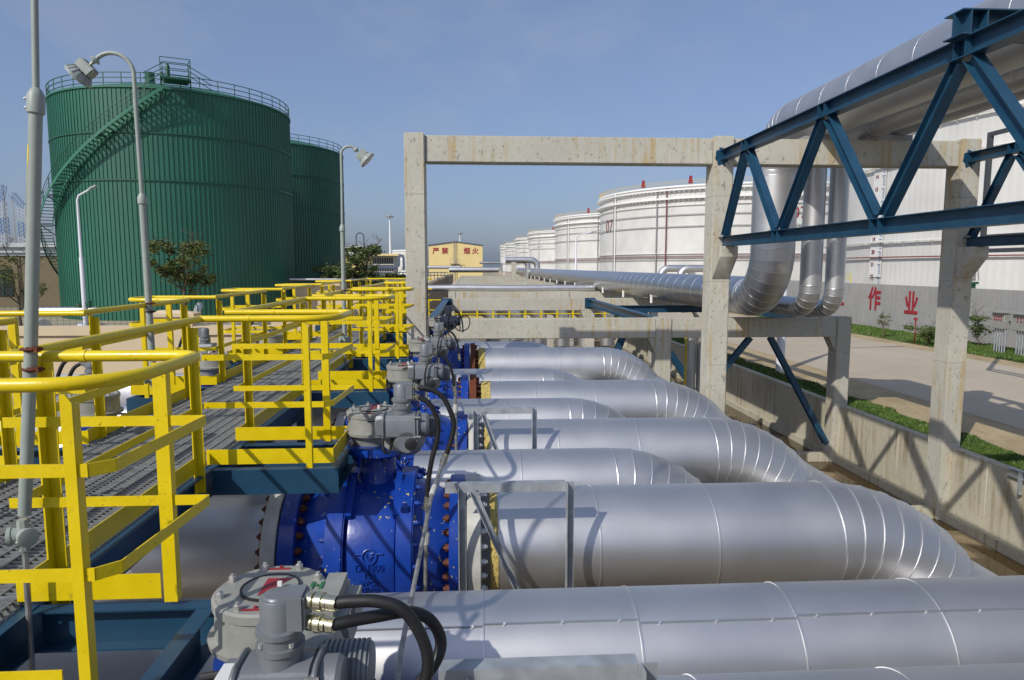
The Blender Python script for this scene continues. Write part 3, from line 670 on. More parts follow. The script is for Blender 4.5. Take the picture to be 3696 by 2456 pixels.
ry=[(BAYS[i][1],BAYS[i+1][0]) for i in range(4)]+[(BAYS[4][1],21.4)]
sl_=['straight yellow rail from the nearest right balcony to the second','straight yellow rail from the second right balcony to the third','straight yellow rail from the third right balcony to the fourth','straight yellow rail from the fourth right balcony to the fifth','straight yellow rail along the far right end of the walkway']
for l_,(a,c) in zip(sl_,ry): straight(l_,XW,a+.03,c-.03,'straight rails along the right edge of the walkway')
ly=[(LBAYS[i][1],LBAYS[i+1][0]) for i in range(4)]+[(LBAYS[4][1],21.4)]
sl2=['straight yellow rail on the left edge carrying the curved lamp pole','straight yellow rail on the left edge between the second and third left balconies','straight yellow rail on the left edge between the third and fourth left balconies','straight yellow rail on the left edge between the fourth and fifth left balconies','straight yellow rail along the far left end of the walkway']
for l_,(a,c) in zip(sl2,ly): straight(l_,XL,a+.03,c-.03,'straight rails along the left edge of the walkway')
straight('straight yellow rail at the left edge of the photo before the nearest left balcony',XL,2.2,LBAYS[0][0]-.03,'straight rails along the left edge of the walkway')
t=thing('guard_rail','short yellow rail closing off the far end of the walkway','guard rail',(-2.6,21.45,ZD))
b=MB(); b.tube([(XL,21.45,ZR),(XW+.75,21.45,ZR)],.0245,10); b.build('top_rail','yel',t)
b=MB(); flat(b,(XL,21.45),(XW+.75,21.45),ZD+.4,.045); flat(b,(XL,21.45),(XW+.75,21.45),ZD+.755,.045); b.build('mid_rail','yel',t,0)
for k in range(4): post(t,XL+.1+k*.5,21.44,ZD-.1,'x')
# ------------------------------------------------------------------ walkway lamps
def lamp_head(t,p,d):
    p=V(p); d=V(d).normalized()
    b=MB(); b.lathe([(-.02,.022),(.0,.045),(.012,.05),(.02,.022),(.04,.018)],p,d,18); hd=b.build('lamp_collar','lampp',t)
    b=MB(); b.lathe([(.035,.014),(.07,.014)],p,d,12); b.build('gland','brass',hd)
    b=MB(); q=p+d*.07; 
    _,s,u=basis(d,(0,1,0)); rot=Matrix((s,u,d)).transposed()
    b.box(q+d*.05,(.17,.12,.10),rot); h=b.build('lamp_head','lampp',t); bevel(h,.012,2)
    b=MB(); b.lathe([(.10,.085),(.115,.10),(.15,.125),(.165,.135),(.172,.135),(.174,.10)],q,d,24); b.build('lamp_rim','lampp',t)
    b=MB(); b.lathe([(.1745,.1),(.185,.09),(.19,.05)],q,d,24); b.build('lamp_lens','white_lbl',t)
    for k in range(16):
        a=2*PI*k/16; e=s*math.cos(a)+u*math.sin(a); b=MB(); b.bar(q+d*.09+e*.07,q+d*.155+e*.118,.006,.03,e); b.build('cooling_fin','galv',t,0)
def jbox(t,p,sc_=1.):
    p=V(p); k=sc_; q=lambda pf:[(x*k,y*k) for x,y in pf]
    b=MB(); b.lathe(q([(-.095,.03),(-.08,.033),(.08,.033),(.095,.03)]),p,(0,0,1),8); b.lathe(q([(-.02,.045),(.055,.05),(.06,.056),(.08,.056),(.085,.04)]),p,(.75,-.65,0),20); b.lathe(q([(-.02,.045),(.055,.05),(.06,.056),(.08,.056),(.085,.04)]),p,(-.85,-.35,0),20); b.build('junction_box','lampp',t)
    b=MB(); b.box(p+V((-.008,-.05*k,-.005)),(.022,.004,.035)); b.build('box_label','white_lbl',t,0)
def clamp(t,p,r):
    p=V(p)
    for dz in (-.045,.04):
        b=MB(); b.tube([p+V((r*1.9,.01,dz)),p+V((r,-r*1.05,dz)),p+V((0,-r*1.3,dz)),p+V((-r*1.25,-r*.2,dz)),p+V((-r*1.2,.05,dz))],.007,6); b.box(p+V((r*.9,-.012,dz)),(.045,.03,.022)); b.build('pipe_clamp','rust',t,0)
# nearest pole, leaning slightly
t=thing('lamp_post','grey green lamp pole at the left edge with a junction box on it','lamp post',(-2.02,2.97,ZD))
b=MB(); b.tube([(-1.925,2.95,-1.06),(-1.852,2.95,-.40),(-1.757,2.95,.63)],.0250,20); b.build('pole','lampp',t)
b=MB(); b.lathe([(0,.027),(.006,.0325),(.075,.0325),(.095,.022),(.105,.014)],(-1.758,2.95,.61),(.08,0,1),20); pc=b.build('pole_collar','lampp',t)
for k in (0,1):
    b=MB(); hexbolt(b,(-1.775,2.94,.635+k*.035),(-1,-.2,0),.008,.012); b.build('set_screw','zinc',pc)
b=MB(); b.tube([(-1.752,2.95,.68),(-1.70,2.95,1.6),(-1.66,2.95,2.6)]+arc((-1.96,2.95,2.6),.30,0,2.3,10,(1,0,0),(0,0,1)),.0132,14); b.build('pole_neck','lampp',t)
lamp_head(t,(-2.17,2.95,2.82),(-.75,0,-.66))
jbox(t,(-1.935,2.95,-1.15),.72); clamp(t,(-1.852,2.95,ZR),.025)
b=MB(); b.tube([(-1.935,2.95,-1.23),(-1.95,2.95,-2.0)],.0125,10); b.build('conduit','conduit',t)
b=MB(); dp=[]
for z,a0_,a1_ in ((.10,50,56),(.16,48,62),(.30,46,66),(.40,36,66),(.44,24,64),(.47,22,62),(.49,30,56)):
    for a_ in (a0_,(a0_+a1_)/2,a1_): dp.append((-1.852+(z+.40)*.0922-math.sin(R(a_))*.0257,2.95-math.cos(R(a_))*.0257,z))
b.add(dp,[(3*i+j,3*i+j+1,3*i+j+4,3*i+j+3) for i in range(6) for j in (0,1)]); b.build('paint_drip','yel',t)
def curved_lamp(label,x,y,side,zj,zt,rad,az,rp):
    t=thing('lamp_post',label,'lamp post',(x,y,ZD),'curved neck lamps on the walkway rails')
    b=MB(); b.tube([(x-.02*side,y,ZD+.3),(x-.01*side,y,zj)],.032,16); b.build('pole','lampp',t)
    b=MB(); b.lathe([(-.05,.034),(-.04,.043),(.02,.043),(.06,.022)],(x-.01*side,y,zj),(0,0,1),16); b.build('pole_collar','lampp',t)
    c=V((x+side*rad,y,zt)); p=[V((x-.01*side,y,zj+.03)),V((x,y,zt-.3))]+arc(c,rad,0,R(138),12,(-side,0,0),(0,0,1))
    b=MB(); b.tube(p,.02,14); b.build('pole_neck','lampp',t)
    d=(p[-1]-p[-2]).normalized(); lamp_head(t,p[-1],d); clamp(t,(x-.015*side,y,ZR-.02),.032)
    jbox(t,(x-.02*side,y,ZD+.36)); b=MB(); b.tube([(x-.02*side,y,ZD+.28),(x-.02*side,y,ZD-.3)],.015,8); b.build('conduit','conduit',t)
curved_lamp('tall curved lamp pole standing in front of the green tank stairs',-3.235,7.0,-1,.65,1.83,.20,0,0)
curved_lamp('curved lamp pole with its head turned right, just left of the concrete frame',-1.95,10.6,1,.57,1.66,.125,0,0)
# ------------------------------------------------------------------ concrete frames
CX=[(-1.40,-.97),(5.17,5.60),(10.67,11.10)]
def colmesh(x0,x1,y0,y1,z0,z1): 
    b=MB(); n=8
    for k in range(1): b.span((x0,y0,z0),(x1,y1,z1))
    return b
t=thing('portal_frame','tall pale concrete portal frame with three columns and stained top beam','concrete frame',(5,14.8,ZP))
for x0,x1 in CX: bevel(colmesh(x0,x1,14.6,15.12,ZP,2.76).build('column','conc',t,0),.022,2)
for k in range(2):
    b=MB(); b.span((CX[k][1]+.003,14.68,2.17),(CX[k+1][0]-.003,15.05,2.72)); bevel(b.build('beam','conc',t,0),.018,2)
for x0,x1 in CX[1:]:
    b=MB(); q=[(14.597,.42),(14.15,.42),(14.15,.20),(14.597,-.28)]
    b.add([(x0+.02,y,z) for y,z in q]+[(x1-.02,y,z) for y,z in q],[(0,1,2,3),(7,6,5,4),(0,4,5,1),(1,5,6,2),(2,6,7,3),(3,7,4,0)]); bevel(b.build('corbel','conc',t,0),.01,1)
for x0 in (9.4,):
    b=MB(); b.span((x0,14.7,ZP-.1),(CX[2][0]+.0,15.0,ZP+.24)); bevel(b.build('footing_beam','concwall',t,0),.02,1)
b=MB(); b.span((7.2,14.72,2.721),(8.16,15.02,2.80)); b.build('pipe_saddle','gpipe',t,0)
b=MB(); b.span((8.55,14.72,2.721),(9.6,15.02,2.84)); b.build('pipe_saddle','gpipe',t,0)
for x0,x1 in CX[1:]:   # blue paint daubed round the truss seats
    b=MB(); pts=[]; cx=(x0+x1)/2-.02
    for k in range(26):
        a=2*PI*k/26; r=.165*(1+.10*math.sin(k*1.9)+.09*math.sin(k*3.3+1)+(.22 if math.sin(a)<-.6 and k%3==0 else 0)); pts.append((cx-.03+r*math.cos(a)*.9,14.5965,2.33+r*math.sin(a)*1.1))
    b.add(pts,[tuple(range(26))]); b.build('paint_daub','sblue',t,0)
def low_frame(label,Y,xl,mid=True,braces=False,flare=False,right=True):
    t=thing('pipe_sleeper_frame',label,'concrete frame',(5,Y+.2,ZP),'low concrete sleeper frames under the pipe rack')
    cols=[(xl,xl+.43)]+([(5.28,5.74)] if mid else [])+([(11.0,11.15-.002+.3)] if False else [(10.66,11.09)])
    for x0,x1 in cols: bevel(colmesh(x0,x1,Y,Y+.48,ZP,-1.475).build('column','conc',t,0),.02,2)
    for (a0,a1),(c0,c1) in zip(cols,cols[1:]):
        b=MB(); b.span((a1+.003,Y+.035,-2.06),(c0-.003,Y+.43,-1.495)); bevel(b.build('beam','conc',t,0),.016,2)
        if flare:
            b=MB(); q=[(c0-.003,-2.063),(c0-.003,-2.5),(c0-.22,-2.063)]; b.add([(x,Y+.05,z) for x,z in q]+[(x,Y+.4,z) for x,z in q],[(0,1,2),(5,4,3),(0,3,4,1),(1,4,5,2),(2,5,3,0)]); b.build('haunch','conc',t,0)
    return t
FY=[19.3,31.7,40.2,47.8,55.4,63,70.6,78.2,85.8,93.4,101,108.6]
fl=['nearest low concrete beam with a dark column shadow across it','second low concrete beam with blue steel beams bolted to it','third low concrete beam, just behind the slim crossing pipe']+['low concrete sleeper beam %s in the row under the rack'%s for s in ('fourth','fifth','sixth','seventh','eighth','ninth','tenth','eleventh','last and farthest')]
fr=[]
for i,Y in enumerate(FY): fr.append(low_frame(fl[i],Y,-1.4 if i<4 else -1.8,True,flare=i<2))
t=fr[0]
b=MB(); b.span((9.3,19.4,ZP-.1),(10.657,19.7,ZP+.24)); b.build('footing_beam','concwall',t,0)
tb=thing('chevron_brace','dark blue steel chevron brace under the nearest low beam','brace',(8.4,19.5,ZP))
for a,c in (((8.75,19.52,-2.08),(10.6,19.52,-5.3)),((8.15,19.52,-2.08),(5.8,19.52,-5.0))):
    b=MB(); b.ibeam(a,c,.16,.16,.012,(0,1,0)); b.build('brace_bar','sblue',tb,0)
tb=thing('chevron_brace','small blue chevron brace in the shade under the second low beam','brace',(4.,31.9,ZP))
for a,c in (((7.6,31.9,-2.08),(6.3,31.9,-5.5)),((8.0,31.9,-2.08),(10.4,31.9,-5.5))):
    b=MB(); b.ibeam(a,c,.3,.3,.02,(0,1,0)); b.build('brace_bar','sblue',tb,0)
for l_,a,c in (('blue steel beam linking the second low beam to the nearest one, middle line',(5.5,31.68,-1.68),(5.5,19.8,-1.68)),('blue steel beam linking the second low beam to the nearest one, left line',(-1.2,31.68,-1.68),(-1.2,19.8,-1.68)),('blue steel beam linking the second low beam to the nearest one, right line',(10.9,31.68,-1.68),(10.9,19.8,-1.68))):
    t=thing('tie_beam',l_,'steel beam',(a[0],25.7,-1.9),'blue tie beams between the low frames'); b=MB(); b.ibeam(a,c,.26,.32,.016); b.build('beam','sblue',t,0)
    b=MB(); b.span((a[0]-.24,31.66,-1.95),(a[0]+.24,31.682,-1.47)); b.build('end_plate','sblue',t,0)
t=thing('tie_beam','blue steel cross beam running right under the big rack pipe','steel beam',(8.2,27,-1.9)); b=MB(); b.ibeam((5.66,27,-1.70),(10.75,27,-1.70),.22,.28,.014); b.build('beam','sblue',t,0)
# ------------------------------------------------------------------ steel truss bridge with pipes
def truss(label,X):
    t=thing('pipe_truss',label,'truss',(X,5,.4),'blue truss girders carrying the overhead pipes'); Y0=14.585;Y1=-6.
    b=MB(); b.ibeam((X,Y0,2.355),(X,Y1,2.355),.2,.21,.011); b.build('top_chord','sblue',t,0)
    b=MB(); b.ibeam((X,Y0,.525),(X,Y1,.525),.2,.21,.011); b.build('bottom_chord','sblue',t,0)
    top=[13.4,10.4,7.43,4.45,1.45,-1.5]; bot=[14.45,11.85,8.85,5.9,2.95,0,-2.9]
    for k,yt in enumerate(top):
        for yb in (bot[k],bot[k+1]):
            s=.09 if yb<yt else -.09
            b=MB(); b.ibeam((X,yt-s,2.245),(X,yb+(s if k or yb<yt else -.0),.635),.14,.14,.009,(0,1,0)); b.build('diagonal','sblue',t,0)
    for yy,zc in [(y,2.355) for y in top]+[(y,.525) for y in bot[1:]]:
        for dy in (-.09,.09):
            for s in (-1,1):
                b=MB(); b.span((X+s*.0065,yy+dy-.005,zc-.093),(X+s*.097,yy+dy+.005,zc+.093)); b.build('stiffener','sblue',t,0)
    return t
truss('blue steel truss girder fixed to the middle concrete column',5.40)
truss('blue steel truss girder fixed to the right concrete column',10.89)
for k,yy in enumerate((7.43,1.45)):
    t=thing('cross_beam',['blue cross beam resting on the truss top chords under the overhead pipe','blue cross beam on the trusses close to the camera, beyond the right edge'][k],'steel beam',(8.1,yy,2.46))
    b=MB(); b.ibeam((5.22,yy,2.595),(11.1,yy,2.595),.30,.262,.014); b.build('beam','sblue',t,0)
    for x in (5.32,5.5,10.8,10.98):
        for s in (-1,1):
            b=MB(); b.span((x-.006,yy+s*.0075,2.48),(x+.006,yy+s*.147,2.711)); b.build('stiffener','sblue',t,0)
def riser(label,X,Y,Rp,ztop,zbot,rb,rt,yfar,n,group):
    # comes along +Y rack at zbot, bends up, rises, bends to -Y at ztop
    t=thing('rack_pipe',label,'pipe',(X,Y,zbot-Rp),group)
    b=MB(); sb=b.seams()
    ysm=[Y+rb+.6+k*(1.0 if Rp>.4 else 1.6) for k in range(int((yfar-Y-rb)/(1.0 if Rp>.4 else 1.6)))]
    b.tube([(X,Y+rb,zbot)]+[(X,y,zbot) for y in ysm[:60]]+[(X,yfar,zbot)],Rp,44)
    for y in ysm[:70]: sb.lathe([(-.008,Rp-.005),(-.006,Rp+.004),(.006,Rp+.004),(.008,Rp-.005)],(X,y,zbot),(0,1,0),40,True)
    b.build('rack_run','clad2',t)
    b=MB(); sb=b.seams(); zs=[zbot+rb+.5+k*1.0 for k in range(int(ztop-rt-zbot-rb))]
    b.tube([(X,Y,zbot+rb)]+[(X,Y,z) for z in zs]+[(X,Y,ztop-rt)],Rp,44,False)
    for z in zs: sb.lathe([(-.008,Rp-.005),(-.006,Rp+.004),(.006,Rp+.004),(.008,Rp-.005)],(X,Y,z),(0,0,1),40,True,(0,1,0))
    b.build('riser','clad',t)
    e=MB(); sb=e.seams(); elbow_mb(e,sb,(X,Y+rb,zbot+rb),rb,Rp,(0,0,-1),(0,-1,0),n,40); e.build('lower_elbow','clad',t,25)
    e=MB(); sb=e.seams(); elbow_mb(e,sb,(X,Y-rt,ztop-rt),rt,Rp,(0,1,0),(0,0,1),n,40); e.build('upper_elbow','clad',t,25)
    b=MB(); y=Y-rt; yl=[]
    while y>-5: y-=1.0; yl.append(y)
    b.tube([(X,Y-rt,ztop)]+[(X,q,ztop) for q in yl]+[(X,-6,ztop)],Rp,44); sb=b.seams()
    for q in yl: sb.lathe([(-.008,Rp-.005),(-.006,Rp+.004),(.006,Rp+.004),(.008,Rp-.005)],(X,q,ztop),(0,1,0),40,True)
    b.build('overhead_run','clad',t); return t
rp=riser('thick silver pipe that runs down the rack, bends up behind the beam and crosses overhead',7.68,17.2,.54,3.34,-.82,1.25,1.1,112,9,'rack pipes that rise to the overhead trusses')
riser('medium silver pipe rising just right of the thickest one',8.72,17.2,.265,3.06,-1.09,.6,.6,112,6,'rack pipes that rise to the overhead trusses')
riser('rightmost silver pipe rising behind the top concrete beam',9.36,17.2,.235,3.06,-1.13,.55,.6,112,6,'rack pipes that rise to the overhead trusses')
for k in range(14):
    y=27.5+k*5.2
    b=MB(); b.cyl((7.30,y,-1.49),(7.30,y,-1.05),.06,12); b.build('pipe_foot','wgird',rp) 
# slim crossing pipe and distant pipe loops
def simple_pipe(label,pts,r,n=18,seams=()):
    t=thing('pipe',label,'pipe',(pts[0][0],pts[0][1],min(p[2] for p in pts)-r)); b=MB(); b.tube(pts,r,n); b.build('cladding','clad',t)
    return t
simple_pipe('slim silver pipe crossing the rack just behind the concrete column',[(-3.4,40.6,-1.29),(-.6,40.6,-1.27),(2.2,40.6,-1.30),(5,40.6,-1.28),(7.3,40.6,-1.29)],.19)
L_=[V((4.0,82,.75))]+[V((7.0,82,.75))]+arc((7.0,82,-.05),.8,0,PI/2,8,(0,0,1),(1,0,0))[1:]+[V((7.8,82,-1.4))]
simple_pipe('far silver pipe loop crossing above the rack and turning down at its right end',L_,.36,20)
L_=[V((4.6,86,.75))]+[V((6.2,86,.75))]+arc((6.2,86,-.05),.8,0,PI/2,8,(0,0,1),(1,0,0))[1:]+[V((7.0,86,-1.4))]
simple_pipe('second far pipe loop just behind the first one over the rack',L_,.34,20)
simple_pipe('far silver pipe lying across the sleepers below the yellow building',[(-3.2,96,-.55),(-2.9,96,-.5),(3.7,96,-.5)],.37)
simple_pipe('thin silver pipe in front of the yellow building',[(-9.5,120,-.2),(-2,120,-.2)],.3)
simple_pipe('thin far pipe with a small gooseneck left of the pipe loops',[(1.2,110,.55),(4.4,110,.55),(4.7,110,.3),(4.7,110,-.8)],.2)
b=MB(); b.span((4.25,74,-1.5),(4.75,74.5,.45)); tag(b.build('support_column','conc',None,0),'short concrete post holding up the far pipe loop','post')
for k,(x,y) in enumerate(((17.3,62),(18.5,60))):
    L_=[V((x,y,ZG))]+[V((x,y,-.9))]+arc((x+.7,y,-.9),.7,PI,PI/2,6,(1,0,0),(0,0,1))[1:]+[V((x+2.2-.2*k,y,-.2))]+arc((x+2.2-.2*k,y,-.9),.7,PI/2,0,6,(1,0,0),(0,0,1))[1:]+[V((x+2.9-.2*k,y,ZG))]
    simple_pipe(['left one of two silver pipe hoops rising beyond the big rack pipe','right one of two silver pipe hoops rising beyond the big rack pipe'][k],L_,.33)
# far manifold elbows and rail seen between the low beams
t=thing('guard_rail','distant yellow railing seen in the gap between the two nearest low beams','guard rail',(2.2,36,-2.9))
for z in (-2.28,-2.5,-2.78): b=MB(); b.bar((-2.5,36,z),(8.5,36,z),.02,.05 if z>-2.7 else .12); b.build('mid_rail','yel',t,0)
for k in range(13):
    b=MB(); b.bar((-2.3+k*.85,36.02,-2.9),(-2.3+k*.85,36.02,-1.75),.09,.04,(0,1,0)); b.build('post','yel',t,0)
b=MB(); b.bar((-2.5,36,-1.75),(8.5,36,-1.75),.05,.05); b.build('top_rail','yel',t,0)
b=MB(); b.span((-2.5,36,-3.0),(8.5,37.1,-2.9)); b.build('deck','grate',t,0)
for k in range(6):
    y=38.5+k*.2; x=.4+k*1.35
    L_=[V((x-1.4,y,-2.35))]+arc((x,y,-3.1),.75,PI/2,0,6,(1,0,0),(0,0,1))+[V((x+.75,y,-4.6))]
    simple_pipe('dull pipe elbow in the shade between the low beams, %s from the left'%['first','second','third','fourth','fifth','sixth'][k],L_,.42,20)
# ------------------------------------------------------------------ storage tanks
def band(b,c,r,z,hgt,th,n=144):
    b.lathe([(z-hgt/2,r-.02),(z-hgt/2,r+th),(z+hgt/2,r+th),(z+hgt/2,r-.02)],(c[0],c[1],0),(0,0,1),n,True,(0,1,0))
def white_tank(label,cx,cy,det,num=None):
    Rt=36.; t=thing('storage_tank',label,'tank',(cx,cy,ZG),'white crude oil tanks beyond the dike wall'); zt=18.
    b=MB(); n=720 if det>1 else 180
    prof=[]
    vs=[];fs=[]
    for j in range(n):
        a=2*PI*j/n; r=Rt-(.014 if (det>1 and j%2) else 0)
        vs+=[(cx+r*math.cos(a),cy+r*math.sin(a),ZG-.2),(cx+r*math.cos(a),cy+r*math.sin(a),zt)]
    fs=[(2*j,(2*j+2)%(2*n),(2*j+3)%(2*n),2*j+1) for j in range(n)]
    b.add(vs,fs); b.build('shell','wtank',t,0 if det>1 else 30)
    b=MB(); b.lathe([(zt-.02,Rt-.1),(zt+.3,Rt*.5),(zt+.4,.5)],(cx,cy,0),(0,0,1),72,False,(0,1,0)); b.build('roof','wgird',t)
    for z,h_,th in ((17.75,.35,.35),(17.0,.35,.9),(15.1,.40,.9)):
        b=MB(); band(b,(cx,cy),Rt,z,h_,th); b.build('wind_girder','wgird',t)
    near=cy<100
    for z in ((14.4,11.5,8.9,2.2) if near else (13.6,11.5,8.9,2.9)):
        b=MB(); band(b,(cx,cy),Rt+.25,z,.12,.18); b.build('ring_pipe','gpipe' if z<13 and not near and z!=2.9 else 'wgird',t)
    for z,mm in (((.8,'rpipe'),) if near else ((2.3,'rpipe'),(1.9,'rpipe'),(1.4,'gpipe'))):
        b=MB(); band(b,(cx,cy),Rt+.2,z,.10,.12); b.build('ring_pipe',mm,t)
    a0=math.atan2(-cy,-cx); nb=60 if det>0 else 24
    span=R(110)
    if det>0:
        for z in (17.0,15.1):
            b=MB()
            for k in range(nb):
                a=a0-span/2-.25+span*k/nb; e=V((math.cos(a),math.sin(a),0)); p=V((cx,cy,z-.2))+e*(Rt+.02)
                b.bar(p-V((0,0,.75)),p+e*.8,.09,.09); b.bar(p+e*.78,p+e*.78-V((0,0,.4)),.07,.07)
            b.build('girder_bracket','wgird',t,0)['kind']='stuff'
        b=MB()
        for z in ((14.4,11.5,8.9,2.2) if near else (13.6,11.5,8.9)):
            for k in range(44):
                a=a0-span/2-.25+span*k/44; e=V((math.cos(a),math.sin(a),0)); p=V((cx,cy,z))+e*(Rt); b.bar(p,p+e*.4,.05,.05); b.bar(p+e*.38,p+e*.05-V((0,0,.45)),.04,.04)
        b.build('ring_bracket','wgird',t,0)['kind']='stuff'
    if near: return t
    # top railing
    b=MB(); band(b,(cx,cy),Rt+.25,zt+.95,.06,.06,120); band(b,(cx,cy),Rt+.25,zt+.5,.05,.05,120)
    for k in range(110):
        a=a0-R(75)+R(150)*k/110; b.bar((cx+(Rt+.28)*math.cos(a),cy+(Rt+.28)*math.sin(a),zt-.1),(cx+(Rt+.28)*math.cos(a),cy+(Rt+.28)*math.sin(a),zt+.98),.07,.07,(0,1,0))
    b.build('top_railing',mat('rail_yellow_%d'%int(cy),(.62,.46,.12),.5),t,0)
    for k,da in enumerate((-.62,-.28) if cy>100 else ()):
        a=a0+da; p=V((cx+(Rt+.1)*math.cos(a),cy+(Rt+.1)*math.sin(a),zt+.2)); b=MB()
        b.add([p+V(q) for q in ((-.45,-.3,0),(.45,-.3,0),(.45,.3,0),(-.45,.3,0),(-.3,-.2,1.2),(.3,-.2,1.2),(.3,.2,1.2),(-.3,.2,1.2))],[(3,2,1,0),(4,5,6,7),(0,1,5,4),(1,2,6,5),(2,3,7,6),(3,0,4,7)])
        b.box(p+V((0,0,1.42)),(.55,.42,.45)); b.build('foam_box','red',t,0)
    for da,mm in () if near else ((-.50,'gpipe'),(-.43,'rpipe' if cy>100 else 'gpipe'),(-.92,'gpipe'),(-.90,'wgird'),(.3,'gpipe')):
        a=a0+da; p=V((cx+(Rt+.5)*math.cos(a),cy+(Rt+.5)*math.sin(a),0)); b=MB(); b.tube([p+V((0,0,ZG)),p+V((0,0,zt-.5))],.13,8); b.build('downpipe',mm,t)
    return t
WT=[(73.03,60.6,2,'largest white tank at the right edge with a depth gauge board, behind the trusses'),(70.2,179.7,2,'white tank numbered 07, second in the row'),(67.7,258.8,1,'third white tank in the row'),(66.6,370,1,'fourth white tank in the row'),(64.7,453,0,'fifth white tank in the row'),(62.8,549,0,'sixth white tank in the row, nearly hidden'),(61,609,0,'farthest white tank at the end of the row')]
tanks=[white_tank(l_,x,y,d) for x,y,d,l_ in WT]
def on_tank(t,cx,cy,Rt,a,z0,flip=1):
    def f(c):
        aa=a+c.x/Rt*flip; rr=Rt+c.z+.03; return (cx+rr*math.cos(aa),cy+rr*math.sin(aa),z0+c.y)
    return f
def ang_of(cx,cy,Rt,az):   # angle on the tank where the sight line with azimuth az first meets it
    d=V((math.sin(az),math.cos(az))); c=V((cx,cy)); tt=d.dot(c)-math.sqrt(Rt*Rt-(c.length_squared-d.dot(c)**2)); p=d*tt-c; return math.atan2(p.y,p.x)
a=ang_of(70.2,179.7,36,R(11.35)); text('07',4.6,'rpipe','tank_number',tanks[1],on_tank(0,70.2,179.7,36,a,9.9),.05)
a=ang_of(70.2,179.7,36,R(25.9)); text('07',3.6,'red','tank_number',tanks[1],on_tank(0,70.2,179.7,36,a,11.3),.05)
# depth gauge board
a=ang_of(73.03,60.6,36.1,R(31.2)); f=on_tank(0,73.03,60.6,36.05,a,0)
b=MB(); b.add([f(V(q)) for q in ((-.95,-1.0,.02),(.95,-1.0,.02),(.95,13.5,.02),(-.95,13.5,.02))],[(0,1,2,3)]); gb=b.build('gauge_board','bwhite',tanks[0],0)
for k in range(10,23):
    z=12.6-(k-10)*1.13; text(str(k),.5,'rpipe','gauge_number',gb,on_tank(0,73.03,60.6,36.1,a-.012,z),.02)
    for q in range(5):
        b=MB(); x1=.85; x0=.40 if q==0 else .58; zz=z-.28-q*.2+.28
        b.add([f(V(p)) for p in ((x0,zz-.03,.07),(x1,zz-.03,.07),(x1,zz+.03,.07),(x0,zz+.03,.07))],[(0,1,2,3)]); b.build('gauge_tick','craneb',gb,0)
# extra ring and downpipe detail on the nearest tank, agitator
t=thing('tank_mixer','dark green motor mixer with lattice mast at the foot of the largest white tank','mixer',(34.6,46.0,-1.4))
p=V((34.4,45.6,-1.0)); b=MB(); b.lathe([(0,.28),(.1,.36),(.7,.36),(.85,.25),(.95,.1)],p,(0,0,1),16); b.build('motor','ggrey',t)
b=MB(); b.box(p+V((0,0,-.15)),(1.1,.5,.16)); b.box(p+V((.2,.1,-.6)),(.5,.4,.8)); b.build('mount','greenst',t,0)
b=MB(); b.bar(p+V((.5,.1,0)),p+V((.45,.1,2.0)),.07,.07); b.bar(p+V((.8,.1,0)),p+V((.5,.1,2.0)),.05,.05); b.bar(p+V((.2,.1,2.)),p+V((.6,.1,2.05)),.06,.06); b.build('mast','gpipe',t,0)
# dike wall with painted characters
t=thing('dike_wall','long grey concrete dike wall with red painted characters below the white tanks','wall',(27.65,60,ZG))
ysd=[-40,-10]+[8.3+k*13 for k in range(14)]
for k,(a,c) in enumerate(zip(ysd,ysd[1:])):
    b=MB(); b.span((27.5,a+.03,ZG-.2),(27.8,c-.03,-1.22)); b.build('wall_panel','grey_conc',t,0)
def wallchar(s,yc,zc,sz):
    text(s,sz,'red','painted_character',t,lambda c:(27.49-c.z,yc-c.x,zc+c.y*1.12),.003,.032)
wallchar('作',45.25,-2.33,1.5); wallchar('业',41.3,-2.42,1.42); wallchar('工',49.75,-2.33,1.5)
b=MB()
for yy in (48.6,49.8,51): b.bar((27.65,yy,-1.22),(27.65,yy,-.55),.05,.05,(0,1,0))
b.bar((27.65,48.6,-.58),(27.65,51,-.58),.05,.05); b.bar((27.65,48.6,-.9),(27.65,51,-.9),.05,.05); b.box((27.6,51.3,-.95),(.3,.4,.5))
tag(b.build('access_rail','yel',None,0),'small yellow access rail on top of the grey dike wall','rail')
